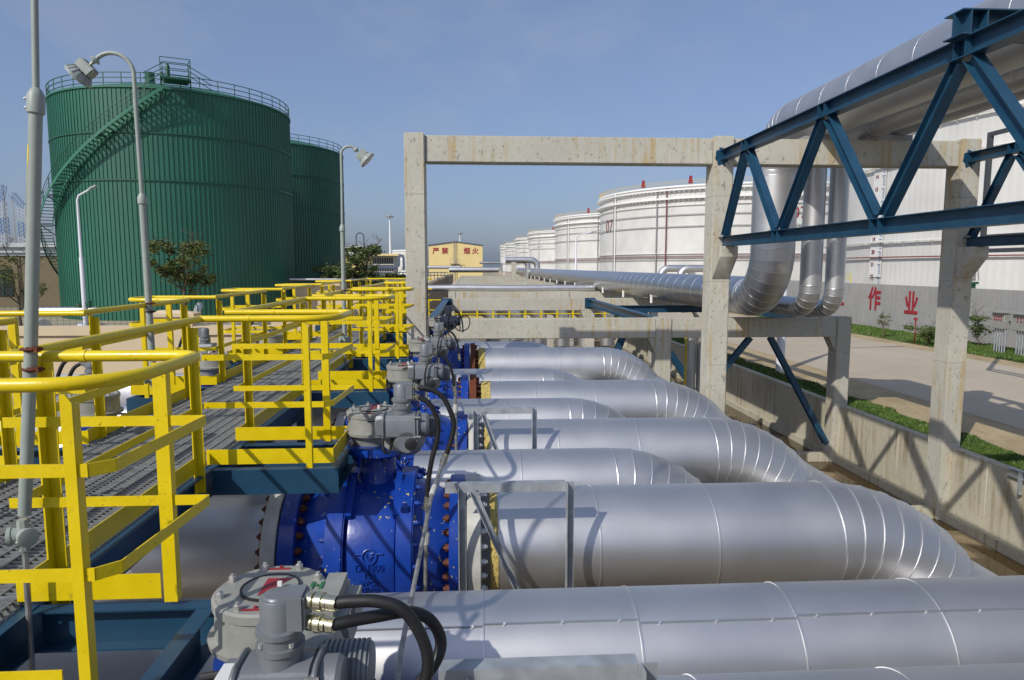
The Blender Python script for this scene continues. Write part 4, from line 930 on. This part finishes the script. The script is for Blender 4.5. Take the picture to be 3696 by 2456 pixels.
# ------------------------------------------------------------------ green tanks
GR=9.37; GZ=13.1
def green_tank(label,cx,cy,stairs):
    t=thing('storage_tank',label,'tank',(cx,cy,ZG),'green ribbed tanks on the left')
    n=175; vs=[];k=0; ring=[]
    for j in range(n):
        a0=2*PI*j/n; st=2*PI/n
        for fr_,dr in ((0,0),(.78,0),(.82,.055),(.96,.055)):
            ring.append((a0+st*fr_,GR+dr))
    m_=len(ring)
    vs=[(cx+r*math.cos(a),cy+r*math.sin(a),ZG-.1) for a,r in ring]+[(cx+r*math.cos(a),cy+r*math.sin(a),GZ) for a,r in ring]
    b=MB(); b.add(vs,[(j,(j+1)%m_,m_+(j+1)%m_,m_+j) for j in range(m_)]); b.build('shell','green',t,0)
    b=MB(); h_=1.7; pr=[(GZ+.02,GR+.12),(GZ+.16,GR+.12)]+[(GZ+.16+h_*(1-(1-q)**2),(GR+.02)*(1-q)) for q in [i/10 for i in range(10)]]+[(GZ+.16+h_,.05)]
    b.lathe(pr,(cx,cy,0),(0,0,1),96,False,(0,1,0)); b.build('roof','greenroof',t)
    for z in (9.9,6.42): b=MB(); band(b,(cx,cy),GR+.055,z,.09,.05); b.build('hoop','greenst',t)
    a0=math.atan2(-cy,-cx)
    b=MB()
    for z in (1.1,.73,.37): band(b,(cx,cy),GR-.02,GZ+z,.045,.045,110)
    b.build('top_rail','greenst',t)
    for k in range(44):
        a=2*PI*k/44; b=MB(); b.bar((cx+GR*math.cos(a),cy+GR*math.sin(a),GZ+.1),(cx+GR*math.cos(a),cy+GR*math.sin(a),GZ+1.1),.05,.05,(0,1,0)); b.build('rail_post','greenst',t,0)
    b=MB(); p=V((cx+6.9*math.cos(a0-.25),cy+6.9*math.sin(a0-.25),GZ+.9)); b.cyl(p,p+V((0,0,.85)),.35,16); b.build('roof_vent','greenst',t)
    if not stairs: return t
    P_=lambda ph,r,z:V((cx+r*math.cos(a0-ph),cy+r*math.sin(a0-ph),z))
    phs=lambda z:R(4)+(GZ-z)/(GZ-3.0)*R(76)
    nst=74; z1=ZG+.2; ri,ro=GR+.2,GR+1.05
    zs=[GZ-(GZ-z1)*i/nst for i in range(nst+1)]
    for r in (ri,ro):
        b=MB(); top=[P_(phs(z),r,z+.12) for z in zs]; bo=[P_(phs(z),r,z-.16) for z in zs]
        b.add(top+bo,[(i,i+1,nst+2+i,nst+1+i) for i in range(nst)])
        b.add([q+V((0,0,.0))+ (P_(phs(zs[i%(nst+1)]),1,0)-V((cx,cy,0)))*.03 for i,q in enumerate(top+bo)],[(i,i+1,nst+2+i,nst+1+i) for i in range(nst)])
        b.build('stringer','greenroof',t,0)
    for i,z in enumerate(zs):
        ph=phs(z); dp=.30/GR; b=MB(); q=[P_(ph,ri+.02,z),P_(ph,ro-.02,z),P_(ph+dp*.55,ro-.02,z),P_(ph+dp*.55,ri+.02,z)]
        b.add(q+[v-V((0,0,.05)) for v in q],[(0,1,2,3),(7,6,5,4),(0,4,5,1),(1,5,6,2),(2,6,7,3),(3,7,4,0)]); b.build('stair_tread','greenst',t,0)
    for hz in (1.05,.7,.35):
        b=MB(); b.tube([P_(phs(z),ro,z+hz) for z in zs],.025 if hz>1 else .016,6); b.build('stair_rail','greenst',t)
    for i in range(0,nst+1,4):
        z=zs[i]; b=MB(); b.bar(P_(phs(z),ro,z-.1),P_(phs(z),ro,z+1.05),.05,.05,(0,1,0)); b.build('rail_post','greenst',t,0)
    for i in range(6,nst,9):
        z=zs[i]; b=MB(); b.bar(P_(phs(z),GR,z-.15),P_(phs(z),ro,z-.15),.08,.08); b.bar(P_(phs(z),GR+.02,z-1.0),P_(phs(z),ro-.05,z-.2),.07,.07); b.build('stair_bracket','greenst',t,0)
    # landing platform at the top
    b=MB(); q=[P_(R(5),GR-.6,GZ+.75),P_(R(5),GR+1.1,GZ+.75),P_(R(-6),GR+1.1,GZ+.75),P_(R(-6),GR-.6,GZ+.75)]
    b.add(q+[v-V((0,0,.16)) for v in q],[(0,1,2,3),(7,6,5,4),(0,4,5,1),(1,5,6,2),(2,6,7,3),(3,7,4,0)]); b.build('landing','greenst',t,0)
    b=MB()
    cs=[P_(R(5),GR+1.1,GZ+.75),P_(R(-6),GR+1.1,GZ+.75),P_(R(-6),GR-.2,GZ+.75),P_(R(5),GR-.2,GZ+.75)]
    for q in cs: b.bar(q,q+V((0,0,1.35)),.05,.05,(0,1,0))
    for hz in (1.33,.9,.45):
        for i in range(3): b.bar(cs[i]+V((0,0,hz)),cs[i+1]+V((0,0,hz)),.045,.045)
    for i,ph in enumerate((5,-6)):
        b.bar(P_(R(ph),GR+.95,GZ+.7),P_(R(ph),GR,GZ-1.2),.09,.09)
    e0=P_(R(-6),GR,GZ+1.9); e1=P_(R(-16),GR,GZ+1.1); e2=P_(R(5),GR,GZ+1.9); e3=P_(R(13),GR,GZ+1.1)
    for a_,c_ in ((e0,e1),(e2,e3)): 
        for dz in (0,-.37,-.73): b.bar(a_+V((0,0,dz)),c_+V((0,0,dz)),.045,.045)
    b.build('landing_rail','greenst',t,0)
    b=MB(); q=P_(R(2.5),GR+.55,GZ+.75); b.lathe([(0,.16),(.8,.16),(.95,.11),(1.02,.03)],q,(0,0,1),14); b.build('gate_panel','greenst',t)
    return t
green_tank('large dark green ribbed tank with a spiral stair climbing its left side',-25.7,62.96,True)
green_tank('second dark green tank partly hidden behind the one with the spiral stair',-24.9,84.5,False)
# ------------------------------------------------------------------ compound wall at left, yard clutter
t=thing('compound_wall','cream rendered compound wall with capped piers behind the left valves','wall',(-14,19.2,ZP))
b=MB(); b.span((-30,19.,ZP),(-4.0,19.25,-1.86)); b.build('wall','cream',t,0)
pier=[-25.1,-19.9,-14.1,-8.2,-4.9]
for a,c in zip(pier,pier[1:]):
    b=MB(); b.span((a+.62,18.93,-1.858),(c-.62,19.32,-1.62)); b.build('coping','cream',t,0)
for x in pier:
    b=MB(); b.span((x-.60,18.95,ZP),(x+.60,19.3,-1.37)); p=b.build('pier','cream',t,0)
    b=MB(); q=[(x-.68,18.88),(x+.68,18.88),(x+.68,19.37),(x-.68,19.37)]; 
    b.add([(a_,c_,-1.368) for a_,c_ in q]+[(a_,c_,-1.27) for a_,c_ in q]+[(x-.3,19.1,-1.19),(x+.3,19.1,-1.19)],[(3,2,1,0),(0,1,5,4),(1,2,6,5),(2,3,7,6),(3,0,4,7),(4,5,9,8),(6,7,8,9),(5,6,9),(7,4,8)]); b.build('pier_cap','cream',p,0)
# wire mesh fence
t=thing('mesh_fence','thin green wire mesh fence standing behind the cream wall','fence',(-22,40,ZG))
b=MB()
for k in range(70): x=-34+k*.35; b.bar((x,40,ZG),(x,40,ZG+1.9),.012,.012,(0,1,0))
for k in range(10): b.bar((-34,40,ZG+.1+k*.2),(-9.5,40,ZG+.1+k*.2),.012,.012)
b.build('mesh_panel','greenst',t,0)
for k in range(9): b=MB(); x=-34+k*3.05; b.tube([(x,40.04,ZG),(x,40.04,ZG+1.85),(x-.1,40.04,ZG+2.1)],.035,8); b.build('post','greenst',t)
def yardpipe(label,pts,r,m='clad'):
    t=thing('yard_pipe',label,'pipe',pts[0]); b=MB(); b.tube(pts,r,18); b.build('pipe_wall',m,t); return t
yardpipe('silver pipe bend standing at the foot of the green tank',[(-28.6,46,ZG),(-28.6,46,ZG+.8),(-28.45,46,ZG+1.1),(-28.1,46,ZG+1.25),(-24.6,46.3,ZG+1.25)],.26)
yardpipe('short silver pipe length lying on the ground left of the street lamp',[(-24.4,44.0,ZG+.35),(-22.7,43.2,ZG+.35)],.33)
yardpipe('wide silver pipe stub with open end lying near the green tank',[(-27.2,44.2,ZG+.45),(-26.4,43.6,ZG+.45)],.45)
yardpipe('silver nozzle pipe projecting from the base of the green tank',[(-19.9,51.2,ZG+1.3),(-19.6,50.2,ZG+1.3),(-19.6,49.9,ZG+1.0),(-19.6,49.9,ZG)],.25)
t=thing('yard_valve','small dark gear valve on the pipe at the foot of the green tank','valve',(-25.6,46.2,ZG+1.2)); b=MB(); b.lathe([(0,.12),(.2,.16),(.3,.35),(.36,.35),(.4,.1)],(-25.6,46.2,ZG+1.4),(0,0,1),14); b.box((-25.2,46.2,ZG+1.7),(.5,.3,.4)); b.build('gear','greenst',t)
# ------------------------------------------------------------------ street lamps and masts
def street_lamp(label,x,y,h,dx,group,zb=ZG,r=.1,m='wpole'):
    t=thing('street_lamp',label,'street lamp',(x,y,zb),group)
    b=MB(); b.tube([(x,y,zb),(x,y,zb+h*.55),(x,y,zb+h*.56),(x,y,zb+h-.5),(x+dx*.12,y,zb+h-.22),(x+dx,y,zb+h+.15)],[r*1.3,r*1.15,r*.8,r*.65,r*.6,r*.5],12); b.build('pole',m,t)
    b=MB(); s=1 if dx>0 else -1; b.bar((x+dx*.9,y,zb+h+.14),(x+dx*1.5,y,zb+h+.36),.22,.10); bevel(b.build('lamp_head','galv',t,0),.02,1); return t
street_lamp('white street lamp in front of the green tank, arm pointing right',-22.6,41.2,8.4,.75,'white street lamps',ZG)
g='white street lamps along the road'
for l_,y in (('white street lamp pole standing on the sandy verge behind the low beam',26.1),('white street lamp in front of the tank numbered 07',80),('white street lamp in front of the third white tank',147),('white street lamp in front of the fourth white tank',200),('farthest white street lamp along the road',260)):
    street_lamp(l_,12.15,y,8.0,2.0,g,ZG,.13)
street_lamp('small white street lamp above the dark building at the left edge',-47.3,70,8.4,-3.3,None,ZG,.12)
def mast(label,x,y,h):
    t=thing('light_mast',label,'light mast',(x,y,ZG)); b=MB(); b.tube([(x,y,ZG),(x,y,ZG+h)],[.5,.25],10); b.build('pole','wpole',t)
    b=MB(); b.lathe([(0,1.3),(.25,1.4),(.4,.4),(1.,.2)],(x,y,ZG+h),(0,0,1),12); b.build('lamp_ring','gpipe',t); return t
mast('tall light mast left of the concrete frame',-27.0,230,20.2); mast('tall light mast above the yellow building roof',-5.2,300,18.2)
# ------------------------------------------------------------------ buildings
def shell(name,t,x0,x1,y0,y1,z0,z1,m): b=MB(); b.span((x0,y0,z0),(x1,y1,z1)); return b.build(name,m,t,0)
t=thing('gable_building','pale yellow gable building with red characters on its end wall','building',(-3.8,165,ZG))
x0,x1,za,ze=-10.,2.45,5.55,4.7; xm=(x0+x1)/2
b=MB(); q=[(x0,ZG),(x1,ZG),(x1,ze),(xm,za),(x0,ze)]; b.add([(x,160,z) for x,z in q]+[(x,182,z) for x,z in q],[(0,1,2,3,4),(9,8,7,6,5),(0,5,6,1),(1,6,7,2),(4,9,5,0)]); b.build('wall','yelb',t,0)
b=MB(); 
for (xa,z_a,xb,z_b) in ((x0-.15,ze,xm,za),(xm,za,x1+.15,ze)): b.add([(xa,159.8,z_a+.02),(xb,159.8,z_b+.02),(xb,182.2,z_b+.02),(xa,182.2,z_a+.02),(xa,159.8,z_a+.25),(xb,159.8,z_b+.25),(xb,182.2,z_b+.25),(xa,182.2,z_a+.25)],[(0,3,2,1),(4,5,6,7),(0,1,5,4),(1,2,6,5),(2,3,7,6),(3,0,4,7)])
b.build('roof','roofb',t,0)
for s_,u in (('严',-8.35),('禁',-6.25),('烟',-1.2),('火',.75)): text(s_,1.55,'red','painted_character',t,lambda c,u=u:(u+c.x,159.95-c.z,3.45+c.y),.01,.022)
b=MB(); xl=-4.35
for x in (xl,xl+.5): b.bar((x,159.6,ZG),(x,159.6,za+1.2),.09,.09,(0,1,0))
z=ZG
while z<za+1.1: b.bar((xl,159.6,z),(xl+.5,159.6,z),.05,.05); z+=.45
b.build('ladder','gpipe',t,0)
b=MB(); b.span((xl-.7,158.6,.55),(xl+1.4,159.9,.63))
for x in (xl-.7,xl,xl+.7,xl+1.4):
    b.bar((x,158.6,.6),(x,158.6,1.75),.07,.07,(0,1,0))
for z in (1.75,1.2): b.bar((xl-.7,158.6,z),(xl+1.4,158.6,z),.07,.07)
for x in (xl-.5,xl+1.2): b.bar((x,159.9,-.5),(x,158.8,.55),.07,.07)
b.build('ladder_platform','gpipe',t,0)
# small building behind the saplings
t=thing('pump_house','small cream building with a white cornice and roof hatch hoop beside the green tanks','building',(-18.5,112,ZG))
shell('wall',t,-20.8,-16.9,110,118,ZG,1.6,'yelb'); shell('cornice',t,-21.1,-16.7,109.7,118.2,1.602,2.9,'bwhite'); shell('roof_edge',t,-21.4,-16.4,109.4,118.4,2.902,3.2,'bwhite')
b=MB(); b.tube([(-16.9,109.2,-2),(-16.9,109.2,4.6)]+[V(q) for q in arc((-17.5,109.2,4.6),.6,0,PI,8,(1,0,0),(0,0,1))]+[(-18.1,109.2,3.2)],.07,6); b.build('ladder_hoop','black',t)
t=thing('office_block','distant office block with a flat overhanging roof and rows of window fins','building',(-28,225,ZG))
shell('wall',t,-32,-25.2,222,236,ZG,3.3,'gpipe'); shell('roof',t,-36,-23.2,219,238,3.302,3.9,'yelb')
for r_ in range(2):
    z=-1.6+r_*2.5
    for k in range(9):
        b=MB(); x=-31.7+k*.74; b.span((x,221.8,z),(x+.42,221.98,z+1.7)); b.build('window','glass',t,0)
    b=MB(); b.span((-32.2,221.6,z-.5),(-25,221.97,z-.15)); b.build('sill_band','bwhite',t,0)
t=thing('small_tank','distant small white tank left of the concrete frame','tank',(-33.5,335,ZG)); b=MB(); b.lathe([(0,9),(11.6,9),(11.9,8.6),(12.3,.5)],(-29.5,335,ZG),(0,0,1),48,False,(0,1,0)); b.build('shell','wtank',t); 
b=MB(); [band(b,(-29.5,335),9,z,.25,.25,48) for z in (7.2,5.0,2.6,.2)]; b.build('wind_girder','wgird',t)
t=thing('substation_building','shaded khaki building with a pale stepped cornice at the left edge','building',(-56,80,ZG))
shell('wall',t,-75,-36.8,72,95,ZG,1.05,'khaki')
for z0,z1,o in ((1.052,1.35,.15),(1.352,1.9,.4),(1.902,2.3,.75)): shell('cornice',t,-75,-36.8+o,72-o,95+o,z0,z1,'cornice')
b=MB(); b.span((-48.2,71.9,-3.0),(-46.3,72.05,-.3)); wn=b.build('window','glass',t,0)
b=MB(); b.span((-48.2,71.84,-1.7),(-46.3,71.897,-1.6)); b.span((-47.3,71.84,-3.0),(-47.2,71.897,-.3)); b.build('frame','greenst',wn,0)
# long low cream wall and fences in the middle distance
t=thing('yard_wall','low cream yard wall behind the far saplings','wall',(-9,62,ZG)); shell('wall',t,-16,-3.9,62,62.3,ZG,-1.75,'cream'); shell('coping',t,-16.2,-3.8,61.9,62.4,-1.748,-1.5,'cream')
simple_pipe('thin dark pipe on the low cream yard wall',[(-16,61.2,-1.15),(-6.7,61.2,-1.15),(-6.5,61.2,-1.3),(-6.5,61.2,-2.)],.1)
t=thing('pipe_bridge','distant white pipe bridge railing behind the saplings','pipe bridge',(-14,100,ZG)); b=MB()
for k in range(26): b.bar((-16+k*.5,100,-2.4),(-16+k*.5,100,-.9),.1,.1,(0,1,0))
for z in (-.9,-1.3,-2.4): b.bar((-16,100,z),(-3.6,100,z),.12,.12)
b.build('railing','cornice',t,0); b=MB(); b.tube([(-16,100.5,-.2),(-11,100.5,-.2),(-10.6,100.5,.2),(-10.6,100.5,1.2),(-10.3,100.5,1.6),(-9.9,100.5,1.2),(-9.9,100.5,-.6)],.2,10); b.build('pipe','wpole',t)
# cranes
def crane(label,x,y,h,jx,jz):
    t=thing('harbour_crane',label,'crane',(x,y,ZG)); 
    def lat(a,c,w,mm,nm):
        b=MB(); a=V(a);c=V(c); d,s,u=basis(c-a,(0,1,0)); n=max(4,int((c-a).length/(w*1.1)))
        cr=[(s*i+u*j)*w/2 for i,j in((-1,-1),(1,-1),(1,1),(-1,1))]
        for q in cr: b.bar(a+q,c+q,w*.07,w*.07)
        for k in range(n):
            p=a.lerp(c,k/n);r_=a.lerp(c,(k+1)/n)
            for i in range(4): b.bar(p+cr[i],r_+cr[(i+1)%4],w*.045,w*.045)
        b.build(nm,mm,t,0)
    n=5
    for k in range(n): lat((x,y,ZG+h*k/n),(x,y,ZG+h*(k+1)/n),2.7-k*.2,'craneb' if k%2==1 else 'crane','tower_section')
    lat((x,y,ZG+h),(x+jx,y,ZG+h+jz),1.3,'craneb','jib')
    b=MB(); b.bar((x+jx,y,ZG+h+jz),(x+jx*.9,y,ZG+2),.12,.12); b.bar((x+jx*1.03,y,ZG+h+jz),(x+jx,y,ZG+2),.12,.12); b.build('hoist_cable','gpipe',t,0)
crane('harbour lattice crane with a dark jib between the lamp pole and the left edge',-124.3,200,20.5,-2.8,3.6)
crane('tall harbour crane cut off by the left edge of the photo',-130.3,200,22,1.0,4.5)
# ------------------------------------------------------------------ trees and shrubs
def tree(name,label,x,y,h,cw,m,seed,zb=ZG,trunk_h=.28,leaves=1800,ls=.16,cat='tree',group=None,sparse=False):
    rnd=random.Random(seed); t=thing(name,label,cat,(x,y,zb),group); b=MB(); tips=[]
    def limb(p,d,l,r,lev):
        q=p+d*l*.5+V((rnd.uniform(-.05,.05)*l,rnd.uniform(-.05,.05)*l,0)); e=q+(d+V((rnd.uniform(-.2,.2),rnd.uniform(-.2,.2),.12))).normalized()*l*.5
        b.tube([p,q,e],[r,r*.8,r*.55],6); tips.append((q,lev)); tips.append((e,lev))
        if lev<3:
            for k in range(rnd.choice((3,4)) if lev<2 else 2):
                a=rnd.uniform(0,2*PI); up=rnd.uniform(.35,1.0); dd=V((math.cos(a),math.sin(a),up)).normalized()
                limb(q.lerp(e,rnd.uniform(.2,1)),dd,l*rnd.uniform(.45,.7)*(cw/h+.35),r*.5,lev+1)
        
    p0=V((x,y,zb)); top=p0+V((rnd.uniform(-.1,.1),0,h*trunk_h)); b.tube([p0,p0.lerp(top,.5)+V((.03,0,0)),top],[h*.022,h*.018,h*.015],8)
    limb(top,V((0,0,1)),h*(.94-trunk_h),h*.014,0)
    for k in range(5):
        a=2*PI*k/5+rnd.uniform(-.4,.4); limb(top+V((0,0,h*.05*k)),V((math.cos(a)*.8,math.sin(a)*.8,.85)).normalized(),h*.34,h*.009,1)
    b.build('trunk','trunk',t)
    lb=MB(); pts=[q for q,l in tips if l>=1 and q.z>zb+h*trunk_h]
    cl=[]
    for q in pts:
        q=V((x+(q.x-x)*1.0,y+(q.y-y),q.z))
        if abs(q.x-x)>cw*.62: q.x=x+math.copysign(cw*.62,q.x-x)
        if q.z>zb+h*.98: q.z=zb+h*.98-rnd.random()*h*.1
        cl.append((q,rnd.uniform(.5,1.2)))
    for i in range(leaves):
        q,s=rnd.choice(cl); rr=cw*.11*s
        p=q+V((rnd.gauss(0,1),rnd.gauss(0,1),rnd.gauss(0,.8)))*rr*.62
        n_=V((rnd.uniform(-1,1),rnd.uniform(-1,1),rnd.uniform(-.3,1))).normalized(); _,sd,u=basis(n_); l_=ls*rnd.uniform(.6,1.3)
        lb.add([p-sd*l_*.5,p+u*l_*.22,p+sd*l_*.5,p-u*l_*.22],[(0,1,2,3)])
    lb.build('crown',m,t,0); return t
tree('young_tree','bushy young tree with olive leaves in front of the big green tank',-18.8,46,5.7,2.6,'leaf',3,leaves=5200,ls=.21)
tree('young_tree','thin half bare young tree by the dark building at the left edge',-25.5,40,4.8,1.9,'leaf',11,leaves=650,ls=.19)
for k,(l_,x,y,h,cw,sd) in enumerate((('taller leafy sapling right of the lamp beside the second green tank',-9.7,62,6.0,2.7,5),('leafy sapling directly behind the curved lamp pole',-11.0,62,5.3,2.4,8),('low sapling at the foot of the second green tank',-12.9,64,4.2,2.6,21),('small sapling in front of the far office block',-8.9,66,3.2,1.3,31),('small sapling nearest to the concrete column',-7.4,67,3.4,1.3,37))):
    tree('sapling',l_,x,y,h,cw,'leaf2',sd,leaves=3200,ls=.30,group='saplings beyond the walkway',trunk_h=.2)
tree('shrub','thin rose bush on the grass below the painted character',23.75,38.0,1.35,.75,'leaf',41,leaves=420,ls=.09,cat='shrub',trunk_h=.3)
tree('shrub','dense dark green shrub left of the right concrete column',23.9,34.2,1.0,1.4,'leaf2',43,leaves=2200,ls=.12,cat='shrub',trunk_h=.1)
tree('shrub','leafy shrub right of the right concrete column beside the control boxes',26.1,33.6,1.6,1.2,'leaf2',47,leaves=1300,ls=.12,cat='shrub',trunk_h=.15)
t=thing('sign_post','thin pink red sign post on the grass by the dike wall','sign post',(23.75,35.2,ZG)); b=MB(); b.bar((23.75,35.2,ZG),(23.75,35.2,ZG+1.28),.045,.045,(0,1,0)); b.build('post','red',t,0)
b=MB(); b.box((23.72,35.18,ZG+1.34),(.08,.2,.13)); b.build('sign_plate','red',t,0)
# control boxes on stilts
for k in range(3):
    y=31.2-k*1.5; x=25.3
    t=thing('control_box',['left grey control box with red buttons on conduit legs','middle grey control box with a wide row of red buttons on conduit legs','right grey control box cut by the edge of the photo'][k],'control box',(x,y,ZG),'grey control boxes on conduit legs')
    b=MB(); b.box((x,y,ZG+1.55),(.35,1.25 if k else .8,.75)); bevel(b.build('box','ggrey',t,0),.02,1)
    b=MB(); b.box((x-.03,y,ZG+1.97),(.6,1.4 if k else .95,.06)); b.build('canopy','ggrey',t,0)
    for q in range(7 if k else 5):
        b=MB(); yy=y+(q-(3 if k else 2))*.16; b.cyl((x,yy,ZG),(x,yy,ZG+1.18),.035,8); b.build('conduit_leg','galv',t)
    for q in range(4):
        for r_ in range(2):
            b=MB(); b.cyl((x-.175,y+(q-1.5)*(.2 if k else .14),ZG+1.75-r_*.14),(x-.2,y+(q-1.5)*(.2 if k else .14),ZG+1.75-r_*.14),.04,8); b.build('button','red',t)
# pale green post with cable tray at the right edge
t=thing('tray_support','pale green steel post with a cable tray on the pit wall','post',(11.3,12.3,ZG+.1))
b=MB(); b.ibeam((11.2,12.75,-4.03),(11.2,12.75,-2.9),.12,.12,.01,(0,1,0)); b.build('post','lampp',t,0)
b=MB(); b.span((11.17,12.0,-3.88),(11.23,12.68,-3.82)); b.span((11.19,12.0,-3.55),(11.21,12.66,-2.95)); b.build('panel','lampp',t,0)
b=MB(); b.chan((10.86,12.9,-4.12),(10.86,10.2,-4.12),.12,.16,.01); b.build('cable_tray','galv',t,0)
for k in range(6): b=MB(); b.span((10.78,12.5-k*.35,-4.5),(10.84,12.56-k*.35,-4.03)); b.build('tray_bracket','galv',t,0)
# dark blue ladder frame beside the largest tank
t=thing('steel_frame','thin dark steel frame beyond the right truss in front of the largest tank','steel frame',(16.6,14,ZG)); b=MB()
for z in (4.2,.95,.5): b.bar((16.6,21.5,z),(16.6,5.5,z),.10,.13); 
b.build('frame_bars','gdark',t,0)
b=MB(); b.bar((16.6,21.5,.45),(16.6,21.5,4.26),.13,.13,(0,1,0)); b.build('frame_post','gdark',t,0)
for y in (13.4,5.6): b=MB(); b.bar((16.6,y,ZG),(16.6,y,4.26),.13,.13,(0,1,0)); b.build('frame_post','gdark',t,0)
# ------------------------------------------------------------------ lift everything so the pit floor is z=0
bpy.context.view_layer.update()
for o in list(COL.objects):
    if o.parent is None: o.location.z+=ZO
# ------------------------------------------------------------------ light, sky, camera
EL=R(38); HEAD=R(42.5)                    # sunlight travels towards +X sin, +Y cos
w=bpy.data.worlds.new('World'); sc.world=w; w.use_nodes=True; nt=w.node_tree
sky=nt.nodes.new('ShaderNodeTexSky'); sky.sky_type='NISHITA'; sky.sun_disc=False; sky.sun_elevation=EL; sky.sun_rotation=HEAD+PI
sky.air_density=1.0; sky.dust_density=2.3; sky.ozone_density=2.2; sky.altitude=0
bg=nt.nodes['Background']; bg.inputs['Strength'].default_value=.112
tint=nt.nodes.new('ShaderNodeMix'); tint.data_type='RGBA'; tint.blend_type='MULTIPLY'; tint.inputs['Factor'].default_value=1; tint.inputs['B'].default_value=(.95,1.0,1.24,1)
nt.links.new(sky.outputs[0],tint.inputs['A']); hz=nt.nodes.new('ShaderNodeMix'); hz.data_type='RGBA'; hz.inputs['Factor'].default_value=.42; hz.inputs['B'].default_value=(2.25,2.92,4.0,1)
nt.links.new(tint.outputs['Result'],hz.inputs['A'])
tc=nt.nodes.new('ShaderNodeTexCoord'); mpn=nt.nodes.new('ShaderNodeMapping'); mpn.inputs['Scale'].default_value=(3.,3.,5.5); mpn.inputs['Location'].default_value=(.35,.2,.1)
cn=nt.nodes.new('ShaderNodeTexNoise'); cn.inputs['Scale'].default_value=1.3; cn.inputs['Detail'].default_value=7; cn.inputs['Roughness'].default_value=.6
nt.links.new(tc.outputs['Generated'],mpn.inputs['Vector']); nt.links.new(mpn.outputs[0],cn.inputs['Vector'])
cr=nt.nodes.new('ShaderNodeMapRange'); cr.inputs[1].default_value=.48; cr.inputs[2].default_value=.80; cr.inputs[4].default_value=.4; nt.links.new(cn.outputs['Fac'],cr.inputs[0])
cm=nt.nodes.new('ShaderNodeMix'); cm.data_type='RGBA'; cm.inputs['B'].default_value=(3.6,3.9,4.6,1); nt.links.new(cr.outputs[0],cm.inputs['Factor']); nt.links.new(hz.outputs['Result'],cm.inputs['A'])
nt.links.new(cm.outputs['Result'],bg.inputs['Color'])
L=bpy.data.lights.new('sun','SUN'); L.energy=3.45; L.angle=R(.53); L.color=(1,.945,.86)
so=bpy.data.objects.new('sun',L); COL.objects.link(so)
d=V((math.sin(HEAD)*math.cos(EL),math.cos(HEAD)*math.cos(EL),-math.sin(EL))); so.rotation_euler=d.to_track_quat('-Z','Y').to_euler(); so.location=(0,0,40)
cd=bpy.data.cameras.new('camera'); cd.lens=23.995; cd.sensor_width=36; cd.clip_start=.05; cd.clip_end=12000
cam=bpy.data.objects.new('camera',cd); COL.objects.link(cam); cam.location=(0,0,ZO); cam.rotation_euler=(R(90-6.168),0,R(-3.328)); sc.camera=cam
sc.view_settings.view_transform='Standard'; sc.view_settings.look='None'; sc.view_settings.exposure=0
sc.render.resolution_x=1024; sc.render.resolution_y=680
